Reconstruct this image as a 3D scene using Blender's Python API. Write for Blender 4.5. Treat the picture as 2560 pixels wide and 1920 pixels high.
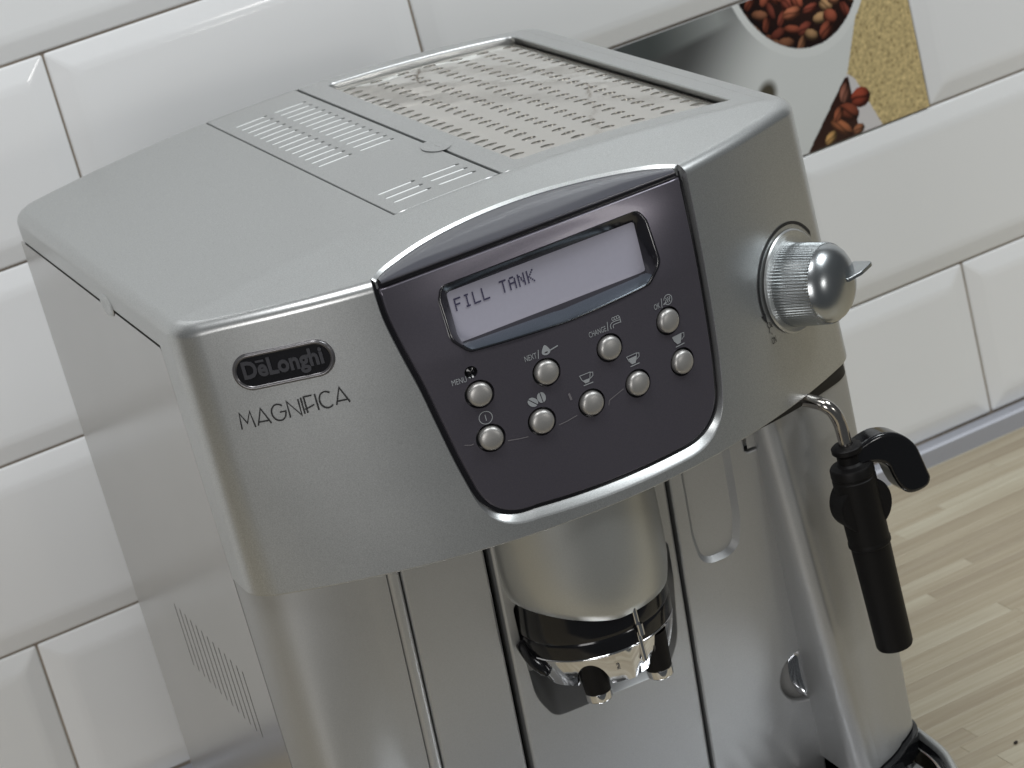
import bpy, math, random
import numpy as np
from mathutils import Vector, Matrix
from mathutils.geometry import delaunay_2d_cdt

# ------------------------------------------------------------------ scene, camera, light
S = bpy.context.scene
COL = S.collection
for o in list(bpy.data.objects):
    bpy.data.objects.remove(o)
S.render.engine = 'CYCLES'
S.view_settings.view_transform = 'Standard'
S.view_settings.look = 'None'
S.view_settings.exposure = 0.0
S.view_settings.gamma = 1.0
S.cycles.max_bounces = 8

cam = bpy.data.cameras.new('camera')
camo = bpy.data.objects.new('camera', cam)
COL.objects.link(camo)
R = [[0.8777412169547069, -0.4129692085136864, -0.24295429380533623],
     [-0.3546968086565315, -0.21915017750570986, -0.9089352967225377],
     [0.3221188134644453, 0.8839850861404819, -0.3388360038329201]]
m = Matrix(((R[0][0], -R[1][0], -R[2][0], -0.2223),
            (R[0][1], -R[1][1], -R[2][1], -1.3892),
            (R[0][2], -R[1][2], -R[2][2], 0.6812), (0, 0, 0, 1)))
camo.matrix_world = m
cam.sensor_width = 36.0
cam.sensor_fit = 'HORIZONTAL'
cam.lens = 97.668
cam.clip_start = 0.05
cam.clip_end = 50
cam.dof.use_dof = True
cam.dof.focus_distance = 1.09
cam.dof.aperture_fstop = 30
S.camera = camo

w = bpy.data.worlds.new('World')
S.world = w
w.use_nodes = True
bg = w.node_tree.nodes['Background']
bg.inputs[0].default_value = (0.90, 0.96, 1.0, 1)
bg.inputs[1].default_value = 0.085


def area(name, loc, target, sx, sy, power, col):
    L = bpy.data.lights.new(name, 'AREA')
    L.shape = 'RECTANGLE'
    L.size = sx
    L.size_y = sy
    L.energy = power
    L.color = col
    o = bpy.data.objects.new(name, L)
    COL.objects.link(o)
    o.location = loc
    d = Vector(target) - Vector(loc)
    o.rotation_euler = d.to_track_quat('-Z', 'Y').to_euler()
    return o


area('ceiling_lamp', (-0.30, -1.02, 2.3), (0.05, -0.35, 0.2), 0.7, 0.6, 21, (0.98, 0.99, 1.0))
area('side_lamp', (1.35, -1.15, 2.0), (0.25, -0.25, 0.3), 0.8, 0.8, 24, (0.93, 0.975, 1.0))
area('rear_lamp', (1.5, -3.6, 0.64), (0.2, -0.3, 0.3), 0.5, 0.35, 8, (1.0, 0.98, 0.95))
area('left_fill', (-1.5, -2.3, 0.55), (0.1, -0.4, 0.3), 0.9, 0.9, 15.5, (1.0, 0.98, 0.965))  # added unseen area light, brightens reflections on the left front of the hood

# ------------------------------------------------------------------ materials


def mat(name, col, rough=0.5, metal=0.0, coat=0.0, spec=0.5, noise=0.0, nscale=900.0, bump=0.0, emit=0.0, var=0.0):
    M = bpy.data.materials.new(name)
    M.use_nodes = True
    nt = M.node_tree
    b = nt.nodes['Principled BSDF']
    b.inputs['Base Color'].default_value = (*col, 1)
    b.inputs['Roughness'].default_value = rough
    b.inputs['Metallic'].default_value = metal
    b.inputs['Specular IOR Level'].default_value = spec
    b.inputs['Coat Weight'].default_value = coat
    b.inputs['Coat Roughness'].default_value = 0.08
    if emit:
        b.inputs['Emission Color'].default_value = (*col, 1)
        b.inputs['Emission Strength'].default_value = emit
    if noise or bump or var:
        tc = nt.nodes.new('ShaderNodeTexCoord')
        n = nt.nodes.new('ShaderNodeTexNoise')
        n.inputs['Scale'].default_value = nscale
        n.inputs['Detail'].default_value = 2
        nt.links.new(tc.outputs['Object'], n.inputs['Vector'])
        if noise:
            mx = nt.nodes.new('ShaderNodeMix')
            mx.data_type = 'RGBA'
            mx.inputs[6].default_value = (*[c * (1 - noise) for c in col], 1)
            mx.inputs[7].default_value = (*[min(1, c * (1 + noise)) for c in col], 1)
            nt.links.new(n.outputs['Fac'], mx.inputs[0])
            nt.links.new(mx.outputs[2], b.inputs['Base Color'])
        if bump:
            bp = nt.nodes.new('ShaderNodeBump')
            bp.inputs['Strength'].default_value = bump
            bp.inputs['Distance'].default_value = 0.0002
            nt.links.new(n.outputs['Fac'], bp.inputs['Height'])
            nt.links.new(bp.outputs['Normal'], b.inputs['Normal'])
        if var:
            n2 = nt.nodes.new('ShaderNodeTexNoise')
            n2.inputs['Scale'].default_value = 14
            n2.inputs['Detail'].default_value = 6
            nt.links.new(tc.outputs['Object'], n2.inputs['Vector'])
            mr = nt.nodes.new('ShaderNodeMapRange')
            mr.inputs[1].default_value = 0.3
            mr.inputs[2].default_value = 0.7
            mr.inputs[3].default_value = rough - var
            mr.inputs[4].default_value = rough + var
            nt.links.new(n2.outputs['Fac'], mr.inputs[0])
            nt.links.new(mr.outputs[0], b.inputs['Roughness'])
    return M


M_COVER = mat('silver_lacquer', (0.52, 0.53, 0.525), 0.33, 0.86, 0.0, 0.5, noise=0.32, nscale=2200, bump=0.05, var=0.025)
M_SIDE = mat('silver_sheet', (0.50, 0.495, 0.485), 0.22, 0.80, 0, 0.5, noise=0.10, nscale=2600, bump=0.03, var=0.015)
M_LOWER = mat('silver_front', (0.485, 0.49, 0.49), 0.48, 0.80, 0, 0.5, noise=0.14, nscale=2600, bump=0.05, var=0.015)
M_BELL = mat('silver_spout', (0.50, 0.505, 0.485), 0.36, 0.80, 0, 0.5, noise=0.12, nscale=2600, bump=0.05)
M_DARK = mat('dark_interior', (0.012, 0.011, 0.010), 0.7)
M_SLOT = mat('grey_slot', (0.16, 0.155, 0.15), 0.5, 0.3)
M_LOUVRE = mat('louvre_glint', (0.86, 0.88, 0.87), 0.35, 0.0)  # white base colour stands in for light reflected in the vent slots
M_SIDELOUVRE = mat('side_louvre', (0.30, 0.295, 0.285), 0.45, 0.4)
M_LEDGE = mat('ledge_sheen', (0.16, 0.19, 0.22), 0.26, 0.85, 0.2)  # blue-grey tint paints in the bluish reflection on the display ledge
M_PAN = mat('dull_pan', (0.50, 0.48, 0.445), 0.30, 1.0)
M_BEZEL = mat('black_gloss', (0.012, 0.011, 0.014), 0.16, 0, 0.3)
M_FACE = mat('violet_grey_face', (0.125, 0.115, 0.137), 0.30, 0.65, 0.10, 0.5, noise=0.25, nscale=3200, bump=0.03)
M_VISOR = mat('smoked_visor', (0.085, 0.086, 0.100), 0.12, 0.0, 0.6, 0.6, var=0.02)
M_LCD = mat('lcd_glass', (0.37, 0.36, 0.42), 0.22, 0, 0, 0.4, noise=0.03, nscale=500, emit=0.05)
M_INK = mat('lcd_ink', (0.045, 0.04, 0.085), 0.4)
M_PRINT = mat('grey_print', (0.31, 0.325, 0.335), 0.45)
M_BLACKPRINT = mat('black_print', (0.012, 0.012, 0.013), 0.45)
M_SCRATCH = mat('scuff', (0.15, 0.14, 0.15), 0.5)
M_BUTTON = mat('satin_button', (0.42, 0.41, 0.395), 0.42, 0.75, 0, 0.5, noise=0.12, nscale=3000)
M_CHROME = mat('chrome', (0.72, 0.72, 0.73), 0.08, 1.0)
M_KNOB = mat('satin_chrome', (0.44, 0.46, 0.47), 0.26, 1.0, var=0.02)
M_STEEL = mat('plate_steel', (0.70, 0.675, 0.625), 0.10, 1.0, noise=0.06, nscale=60, var=0.06)
M_PIPE = mat('pipe_steel', (0.50, 0.47, 0.44), 0.16, 1.0)
M_BLACK = mat('black_plastic', (0.0035, 0.003, 0.003), 0.5, 0, 0.0, 0.22, bump=0.03)
M_GLOSSBLACK = mat('gloss_black_plastic', (0.006, 0.006, 0.007), 0.14, 0, 0.0)
M_BADGE = mat('badge_black', (0.006, 0.006, 0.008), 0.25, 0, 0.0, 0.3)
M_BADGERIM = mat('badge_rim', (0.16, 0.155, 0.16), 0.28, 0.7)
M_LETTER = mat('badge_letter', (0.060, 0.060, 0.068), 0.3, 0.4)
M_TILE = mat('white_glaze', (0.79, 0.80, 0.805), 0.10, 0, 0.0, 0.5, bump=0.02, nscale=25)
_nt = M_TILE.node_tree
_oi = _nt.nodes.new('ShaderNodeObjectInfo')
_mx = _nt.nodes.new('ShaderNodeMix')
_mx.data_type = 'RGBA'
_mx.inputs[6].default_value = (0.765, 0.775, 0.775, 1)
_mx.inputs[7].default_value = (0.815, 0.822, 0.83, 1)
_nt.links.new(_oi.outputs['Random'], _mx.inputs[0])
_nt.links.new(_mx.outputs[2], _nt.nodes['Principled BSDF'].inputs['Base Color'])
M_GROUT = mat('grout', (0.31, 0.265, 0.22), 0.9, noise=0.45, nscale=35)
M_STRIP = mat('edge_strip', (0.38, 0.39, 0.43), 0.5, 0.2)
M_CLEAR = mat('pale_dot', (0.42, 0.43, 0.43), 0.3, 0.3)


def color_mat(name, attr, rough, coat=0.0):
    M = bpy.data.materials.new(name)
    M.use_nodes = True
    nt = M.node_tree
    b = nt.nodes['Principled BSDF']
    a = nt.nodes.new('ShaderNodeVertexColor')
    a.layer_name = attr
    nt.links.new(a.outputs['Color'], b.inputs['Base Color'])
    b.inputs['Roughness'].default_value = rough
    b.inputs['Coat Weight'].default_value = coat
    return M


M_DECOR = color_mat('printed_glaze', 'print', 0.14)


def oak_mat():
    M = bpy.data.materials.new('oak_stave')
    M.use_nodes = True
    nt = M.node_tree
    b = nt.nodes['Principled BSDF']
    oi = nt.nodes.new('ShaderNodeObjectInfo')
    tc = nt.nodes.new('ShaderNodeTexCoord')
    add = nt.nodes.new('ShaderNodeVectorMath')
    add.operation = 'ADD'
    sc = nt.nodes.new('ShaderNodeVectorMath')
    sc.operation = 'SCALE'
    sc.inputs['Scale'].default_value = 9.0
    comb = nt.nodes.new('ShaderNodeCombineXYZ')
    for i in range(3):
        nt.links.new(oi.outputs['Random'], comb.inputs[i])
    nt.links.new(comb.outputs[0], sc.inputs[0])
    nt.links.new(tc.outputs['Object'], add.inputs[0])
    nt.links.new(sc.outputs[0], add.inputs[1])
    mp = nt.nodes.new('ShaderNodeMapping')
    mp.inputs['Scale'].default_value = (16, 420, 420)
    nt.links.new(add.outputs[0], mp.inputs[0])
    n = nt.nodes.new('ShaderNodeTexNoise')
    n.inputs['Scale'].default_value = 1.0
    n.inputs['Detail'].default_value = 5
    n.inputs['Roughness'].default_value = 0.6
    nt.links.new(mp.outputs[0], n.inputs['Vector'])
    mp2 = nt.nodes.new('ShaderNodeMapping')
    mp2.inputs['Scale'].default_value = (3, 90, 90)
    nt.links.new(add.outputs[0], mp2.inputs[0])
    n2 = nt.nodes.new('ShaderNodeTexNoise')
    n2.inputs['Scale'].default_value = 1.0
    n2.inputs['Detail'].default_value = 3
    nt.links.new(mp2.outputs[0], n2.inputs['Vector'])
    r1 = nt.nodes.new('ShaderNodeValToRGB')
    e = r1.color_ramp.elements
    e[0].position = 0.0
    e[0].color = (0.335, 0.28, 0.20, 1)
    e[1].position = 1.0
    e[1].color = (0.51, 0.47, 0.36, 1)
    k = r1.color_ramp.elements.new(0.45)
    k.color = (0.42, 0.365, 0.265, 1)
    m1 = nt.nodes.new('ShaderNodeMath')
    m1.operation = 'MULTIPLY_ADD'
    m1.inputs[1].default_value = 0.75
    nt.links.new(oi.outputs['Random'], m1.inputs[0])
    m2 = nt.nodes.new('ShaderNodeMath')
    m2.operation = 'MULTIPLY_ADD'
    m2.inputs[1].default_value = 0.9
    m2.inputs[2].default_value = -0.33
    nt.links.new(n2.outputs['Fac'], m2.inputs[0])
    nt.links.new(m2.outputs[0], m1.inputs[2])
    nt.links.new(m1.outputs[0], r1.inputs[0])
    mx = nt.nodes.new('ShaderNodeMix')
    mx.data_type = 'RGBA'
    mx.blend_type = 'MULTIPLY'
    mx.inputs[0].default_value = 0.55
    r2 = nt.nodes.new('ShaderNodeValToRGB')
    r2.color_ramp.elements[0].position = 0.35
    r2.color_ramp.elements[0].color = (0.74, 0.68, 0.60, 1)
    r2.color_ramp.elements[1].position = 0.62
    r2.color_ramp.elements[1].color = (1, 1, 1, 1)
    nt.links.new(n.outputs['Fac'], r2.inputs[0])
    nt.links.new(r1.outputs[0], mx.inputs[6])
    nt.links.new(r2.outputs[0], mx.inputs[7])
    nt.links.new(mx.outputs[2], b.inputs['Base Color'])
    b.inputs['Roughness'].default_value = 0.42
    return M


M_OAK = oak_mat()

# ------------------------------------------------------------------ mesh helpers


class MB:
    def __init__(self):
        self.v = []
        self.n = []
        self.f = []
        self.c = 0

    def add(self, V, F, N=None, flip=False):
        V = np.asarray(V, float).reshape(-1, 3)
        F = [tuple(f) for f in F]
        if flip:
            F = [f[::-1] for f in F]
        if N is None:
            N = np.zeros_like(V)
            for f in F:
                p = V[list(f)]
                nn = np.zeros(3)
                for i in range(1, len(f) - 1):
                    nn += np.cross(p[i] - p[0], p[i + 1] - p[0])
                for i in f:
                    N[i] += nn
        else:
            N = np.asarray(N, float)
            # orient the faces along the given normals
            s = 0.0
            for f in F[:: max(1, len(F) // 200)]:
                p = V[list(f)]
                s += np.sign(np.dot(np.cross(p[1] - p[0], p[2] - p[0]), N[f[0]]))
            if s < 0:
                F = [f[::-1] for f in F]
        L = np.linalg.norm(N, axis=1)
        L[L < 1e-20] = 1
        self.v.append(V)
        self.n.append(N / L[:, None])
        self.f += [tuple(i + self.c for i in f) for f in F]
        self.c += len(V)
        return self

    def grid(self, P, closeu=False, closev=False, flip=False, N=None):
        P = np.asarray(P, float)
        nu, nv = P.shape[:2]
        F = []
        for i in range(nu - (0 if closeu else 1)):
            for j in range(nv - (0 if closev else 1)):
                a, b_ = i, (i + 1) % nu
                c, d = j, (j + 1) % nv
                F.append((a * nv + c, b_ * nv + c, b_ * nv + d, a * nv + d))
        return self.add(P.reshape(-1, 3), F, None if N is None else np.asarray(N).reshape(-1, 3), flip)

    def box(self, lo, hi, ch=0.0):
        lo = np.array(lo, float)
        hi = np.array(hi, float)
        c = (lo + hi) / 2
        h = (hi - lo) / 2
        ch = min(ch, *(h * 0.9)) if ch else 0
        for ax in range(3):
            for sg in (-1, 1):
                u, v = [(1, 2), (2, 0), (0, 1)][ax]
                q = []
                for su, sv in ((-1, -1), (1, -1), (1, 1), (-1, 1)):
                    p = c.copy()
                    p[ax] += sg * h[ax]
                    p[u] += su * (h[u] - ch)
                    p[v] += sv * (h[v] - ch)
                    q.append(p)
                self.add(q, [(0, 1, 2, 3) if sg > 0 else (3, 2, 1, 0)])
        if ch:
            for ax in range(3):
                u, v = [(1, 2), (2, 0), (0, 1)][ax]
                for su in (-1, 1):
                    for sv in (-1, 1):
                        q = []
                        for e, kk in ((-1, 0), (1, 0), (1, 1), (-1, 1)):
                            p = c.copy()
                            p[ax] += e * (h[ax] - ch)
                            p[u] += su * (h[u] - (ch if kk else 0))
                            p[v] += sv * (h[v] - (0 if kk else ch))
                            q.append(p)
                        self.add(q, [(0, 1, 2, 3) if su * sv > 0 else (3, 2, 1, 0)])
            for sx in (-1, 1):
                for sy in (-1, 1):
                    for sz in (-1, 1):
                        sgn = np.array([sx, sy, sz])
                        q = []
                        for ax in range(3):
                            hh = h - ch
                            hh[ax] = h[ax]
                            q.append(c + sgn * hh)
                        self.add(q, [(0, 1, 2) if sx * sy * sz > 0 else (2, 1, 0)])
        return self

    def lathe(self, prof, o, n, e1, seg=48, e2=None, rmod=None, a0=0.0, a1=2 * math.pi):
        o, n, e1 = (np.array(t, float) for t in (o, n, e1))
        n /= np.linalg.norm(n)
        e1 = e1 - n * np.dot(e1, n)
        e1 /= np.linalg.norm(e1)
        e2 = np.cross(n, e1)
        full = abs(a1 - a0 - 2 * math.pi) < 1e-6
        A = np.linspace(a0, a1, seg, endpoint=not full)
        # split the profile where it turns sharply, so that edges stay crisp
        runs = [[prof[0]]]
        for i in range(1, len(prof)):
            runs[-1].append(prof[i])
            if i + 1 < len(prof):
                d1 = np.subtract(prof[i], prof[i - 1])
                d2 = np.subtract(prof[i + 1], prof[i])
                cs = np.dot(d1, d2) / (np.linalg.norm(d1) * np.linalg.norm(d2) + 1e-12)
                if cs < 0.80:
                    runs.append([prof[i]])
        for run in runs:
            P = np.zeros((len(A), len(run), 3))
            for i, a in enumerate(A):
                for j, (r, h) in enumerate(run):
                    rr = r * (rmod(a) if rmod else 1)
                    P[i, j] = o + n * h + (e1 * math.cos(a) + e2 * math.sin(a)) * rr
            self.grid(P, closeu=full)
        return self

    def tube(self, path, rad, seg=20, caps=True):
        path = np.array(path, float)
        T = np.gradient(path, axis=0)
        T /= np.linalg.norm(T, axis=1)[:, None]
        up = np.array([0.3, 1, 0.1])
        P = []
        for i, p in enumerate(path):
            a = np.cross(T[i], up)
            a /= np.linalg.norm(a)
            b = np.cross(T[i], a)
            r = rad[i] if hasattr(rad, '__len__') else rad
            P.append([p + r * (math.cos(t) * a + math.sin(t) * b) for t in np.linspace(0, 2 * math.pi, seg, endpoint=False)])
        P = np.array(P)
        self.grid(P, closev=True)
        if caps:
            self.add(P[0], [tuple(range(seg))[::-1]])
            self.add(P[-1], [tuple(range(seg))])
        return self

    def prism(self, poly, to3, depth, rnd=0.0, back=True):
        """poly in 2D, to3(points, d) -> 3D with d the depth behind the front; rounded front edge"""
        poly = np.asarray(poly, float)
        if area2(poly) < 0:
            poly = poly[::-1]
        ns = 4 if rnd else 0
        rings = []
        if rnd:
            for kx in range(ns + 1):
                t = kx / ns * math.pi / 2
                rings.append((inset(poly, rnd * (1 - math.sin(t))), rnd * (1 - math.cos(t))))
        else:
            rings.append((poly, 0.0))
        V, F = cdt([rings[0][0]], [])
        self.add(to3(V, 0.0), F)
        P = [to3(q, d) for q, d in rings]
        if rnd:
            self.grid(np.array(P).transpose(1, 0, 2), closeu=True)
        self.grid(np.array([P[-1], to3(rings[-1][0], depth)]).transpose(1, 0, 2), closeu=True)
        if back:
            V, F = cdt([poly], [])
            self.add(to3(V, depth), F)
        return self

    def build(self, name, material, parent=None, label=None, loc=None):
        V = np.concatenate(self.v)
        N = np.concatenate(self.n)
        me = bpy.data.meshes.new(name)
        me.from_pydata(V.tolist(), [], self.f)
        me.update()
        me.polygons.foreach_set('use_smooth', [True] * len(me.polygons))
        me.normals_split_custom_set_from_vertices(N.tolist())
        me.materials.append(material)
        o = bpy.data.objects.new(name, me)
        COL.objects.link(o)
        if parent is not None:
            o.parent = parent
        if loc is not None:
            o.location = loc
        if label:
            o['label'] = label
        return o


def area2(p):
    x, y = p[:, 0], p[:, 1]
    return 0.5 * np.sum(x * np.roll(y, -1) - np.roll(x, -1) * y)


def inset(poly, d):
    """move a closed CCW loop inwards by d (d may be an array)"""
    p = np.asarray(poly, float)
    t = np.roll(p, -1, 0) - np.roll(p, 1, 0)
    t /= np.linalg.norm(t, axis=1)[:, None] + 1e-15
    n = np.stack([-t[:, 1], t[:, 0]], 1)
    return p + n * (d if np.isscalar(d) else np.asarray(d)[:, None])


def inside(pts, poly):
    x, y = pts[:, 0], pts[:, 1]
    r = np.zeros(len(pts), bool)
    px, py = poly[:, 0], poly[:, 1]
    j = len(poly) - 1
    for i in range(len(poly)):
        c = ((py[i] > y) != (py[j] > y))
        with np.errstate(divide='ignore', invalid='ignore'):
            xx = (px[j] - px[i]) * (y - py[i]) / (py[j] - py[i] + 1e-30) + px[i]
        r ^= c & (x < xx)
        j = i
    return r


def cdt(outers, holes, step=None, extra=None, clear=0.35):
    """triangulate a region with holes; optional interior points on a grid"""
    loops = [np.asarray(l, float) for l in list(outers) + list(holes)]
    V = []
    E = []
    for l in loops:
        b = len(V)
        V += [tuple(p) for p in l]
        E += [(b + i, b + (i + 1) % len(l)) for i in range(len(l))]
    if step:
        sx, sy = step if hasattr(step, '__len__') else (step, step)
        allp = np.concatenate(loops[:len(outers)])
        xs = np.arange(allp[:, 0].min() + sx * .5, allp[:, 0].max(), sx)
        ys = np.arange(allp[:, 1].min() + sy * .5, allp[:, 1].max(), sy)
        G = np.stack(np.meshgrid(xs, ys), -1).reshape(-1, 2)
        ok = np.zeros(len(G), bool)
        for l in loops[:len(outers)]:
            ok |= inside(G, l)
        for l in loops[len(outers):]:
            ok &= ~inside(G, l)
        G = G[ok]
        D = np.full(len(G), 1e9)
        B = np.array(V)
        for i in range(0, len(B), 200):
            D = np.minimum(D, np.linalg.norm((G[:, None] - B[None, i:i + 200]) / np.array([sx, sy]), axis=2).min(1))
        V += [tuple(p) for p in G[D > clear]]
    if extra is not None:
        V += [tuple(p) for p in extra]
    r = delaunay_2d_cdt([Vector(p) for p in V], E, [], 0, 1e-7)
    P = np.array([tuple(p) for p in r[0]])
    F = np.array([tuple(f) for f in r[2]])
    C = P[F].mean(1)
    ok = np.zeros(len(F), bool)
    for l in loops[:len(outers)]:
        ok |= inside(C, l)
    for l in loops[len(outers):]:
        ok &= ~inside(C, l)
    return P, [tuple(int(i) for i in f) for f in F[ok]]


def catmull(pts, n=8, closed=False):
    p = [np.array(q, float) for q in pts]
    if closed:
        p = [p[-1]] + p + [p[0], p[1]]
    else:
        p = [2 * p[0] - p[1]] + p + [2 * p[-1] - p[-2]]
    out = []
    for i in range(1, len(p) - 2):
        for t in np.linspace(0, 1, n, endpoint=False):
            a, b, c, d = p[i - 1], p[i], p[i + 1], p[i + 2]
            out.append(0.5 * ((2 * b) + (-a + c) * t + (2 * a - 5 * b + 4 * c - d) * t * t + (-a + 3 * b - 3 * c + d) * t ** 3))
    if not closed:
        out.append(p[-2])
    return np.array(out)


def rrect(x0, x1, y0, y1, r, n=6):
    out = []
    for cx, cy, a in ((x1 - r, y1 - r, 0), (x0 + r, y1 - r, 90), (x0 + r, y0 + r, 180), (x1 - r, y0 + r, 270)):
        for t in np.linspace(0, 90, n):
            q = math.radians(a + t)
            out.append((cx + r * math.cos(q), cy + r * math.sin(q)))
    return np.array(out)


def circle(cx, cy, r, n=28, ry=None):
    return np.array([(cx + r * math.cos(t), cy + (ry or r) * math.sin(t)) for t in np.linspace(0, 2 * math.pi, n, endpoint=False)])


def roundpoly(pts, rad, n=6):
    """polygon with rounded corners; rad one value or a list"""
    out = []
    m_ = len(pts)
    for i in range(m_):
        p0, p1, p2 = (np.array(pts[(i + k) % m_], float) for k in (-1, 0, 1))
        r = rad[i] if hasattr(rad, '__len__') else rad
        a = (p0 - p1) / np.linalg.norm(p0 - p1)
        b = (p2 - p1) / np.linalg.norm(p2 - p1)
        ang = math.acos(np.clip(np.dot(a, b), -1, 1))
        d = min(r / math.tan(ang / 2), 0.48 * np.linalg.norm(p0 - p1), 0.48 * np.linalg.norm(p2 - p1))
        A, B = p1 + a * d, p1 + b * d
        for t in np.linspace(0, 1, n):
            out.append((1 - t) ** 2 * A + 2 * t * (1 - t) * p1 + t * t * B)
    return np.array(out)


def resample(P, step):
    P = np.asarray(P, float)
    d = np.r_[0, np.cumsum(np.linalg.norm(np.diff(P, axis=0), axis=1))]
    n = max(2, int(round(d[-1] / step)) + 1)
    s = np.linspace(0, d[-1], n)
    return np.stack([np.interp(s, d, P[:, i]) for i in range(P.shape[1])], 1)


def empty(name, loc, rz, label, cat, group=None):
    o = bpy.data.objects.new(name, None)
    COL.objects.link(o)
    o.location = loc
    o.rotation_euler = (0, 0, rz)
    o['label'] = label
    o['category'] = cat
    o.empty_display_size = 0.05
    if group:
        o['group'] = group
    return o


def struct(o):
    o['kind'] = 'structure'
    return o


# ------------------------------------------------------------------ wall of bevelled tiles (front of the joints at y = 0)
TW, TH, GAP = 0.2, 0.1, 0.0013
H1 = 0.4125                                   # height of the joint below the top visible row
wb = MB()
wb.box((-1.3, 0.0012, -0.02), (1.9, 0.06, 1.35))
wall = struct(wb.build('wall', M_GROUT))

tb = MB()
hx, hz = TW / 2 - GAP / 2, TH / 2 - GAP / 2
rings = [(0.0, 0.003), (0.0, 0.0007), (0.0003, 0.0001), (0.0012, -0.0001), (0.0090, -0.0019), (0.0112, -0.0023), (0.0145, -0.00245)]
P = []
for d, y in rings:
    q = rrect(-hx + d, hx - d, -hz + d, hz - d, 0.0012 + d * 0.18, 4)
    P.append([(a, y, b) for a, b in q])
P = np.array(P).transpose(1, 0, 2)
tb.grid(P, closeu=True)
tb.add(P[:, -1], [tuple(range(len(P)))], np.tile([0, -1, 0], (len(P), 1)))
t0 = tb.build('tile', M_TILE, wall)
tile_me = t0.data
bpy.data.objects.remove(t0)
XD = 0.5837
rows = []
for r_ in range(-9, 4):
    z = H1 - r_ * TH - TH / 2
    off = 0.0837 if r_ % 2 == 0 else -0.0163
    for i in range(-5, 8):
        x = off + i * TW + TW / 2
        if r_ == 1 and abs(x - (XD - 0.1)) < 0.02:
            continue
        o = bpy.data.objects.new('tile', tile_me)
        COL.objects.link(o)
        o.parent = wall
        o.location = (x, random.Random(r_ * 50 + i).uniform(-0.0003, 0.0003), z)
        o.rotation_euler = (random.Random(r_ * 51 + i).uniform(-.003, .003), 0, random.Random(r_ * 57 + i).uniform(-.003, .003))


def ell(X, Z, cx, cz, a, b, rot):
    c, s_ = math.cos(rot), math.sin(rot)
    u = (X - cx) * c + (Z - cz) * s_
    v = -(X - cx) * s_ + (Z - cz) * c
    return (u / a) ** 2 + (v / b) ** 2, u / a, v / b


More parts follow.
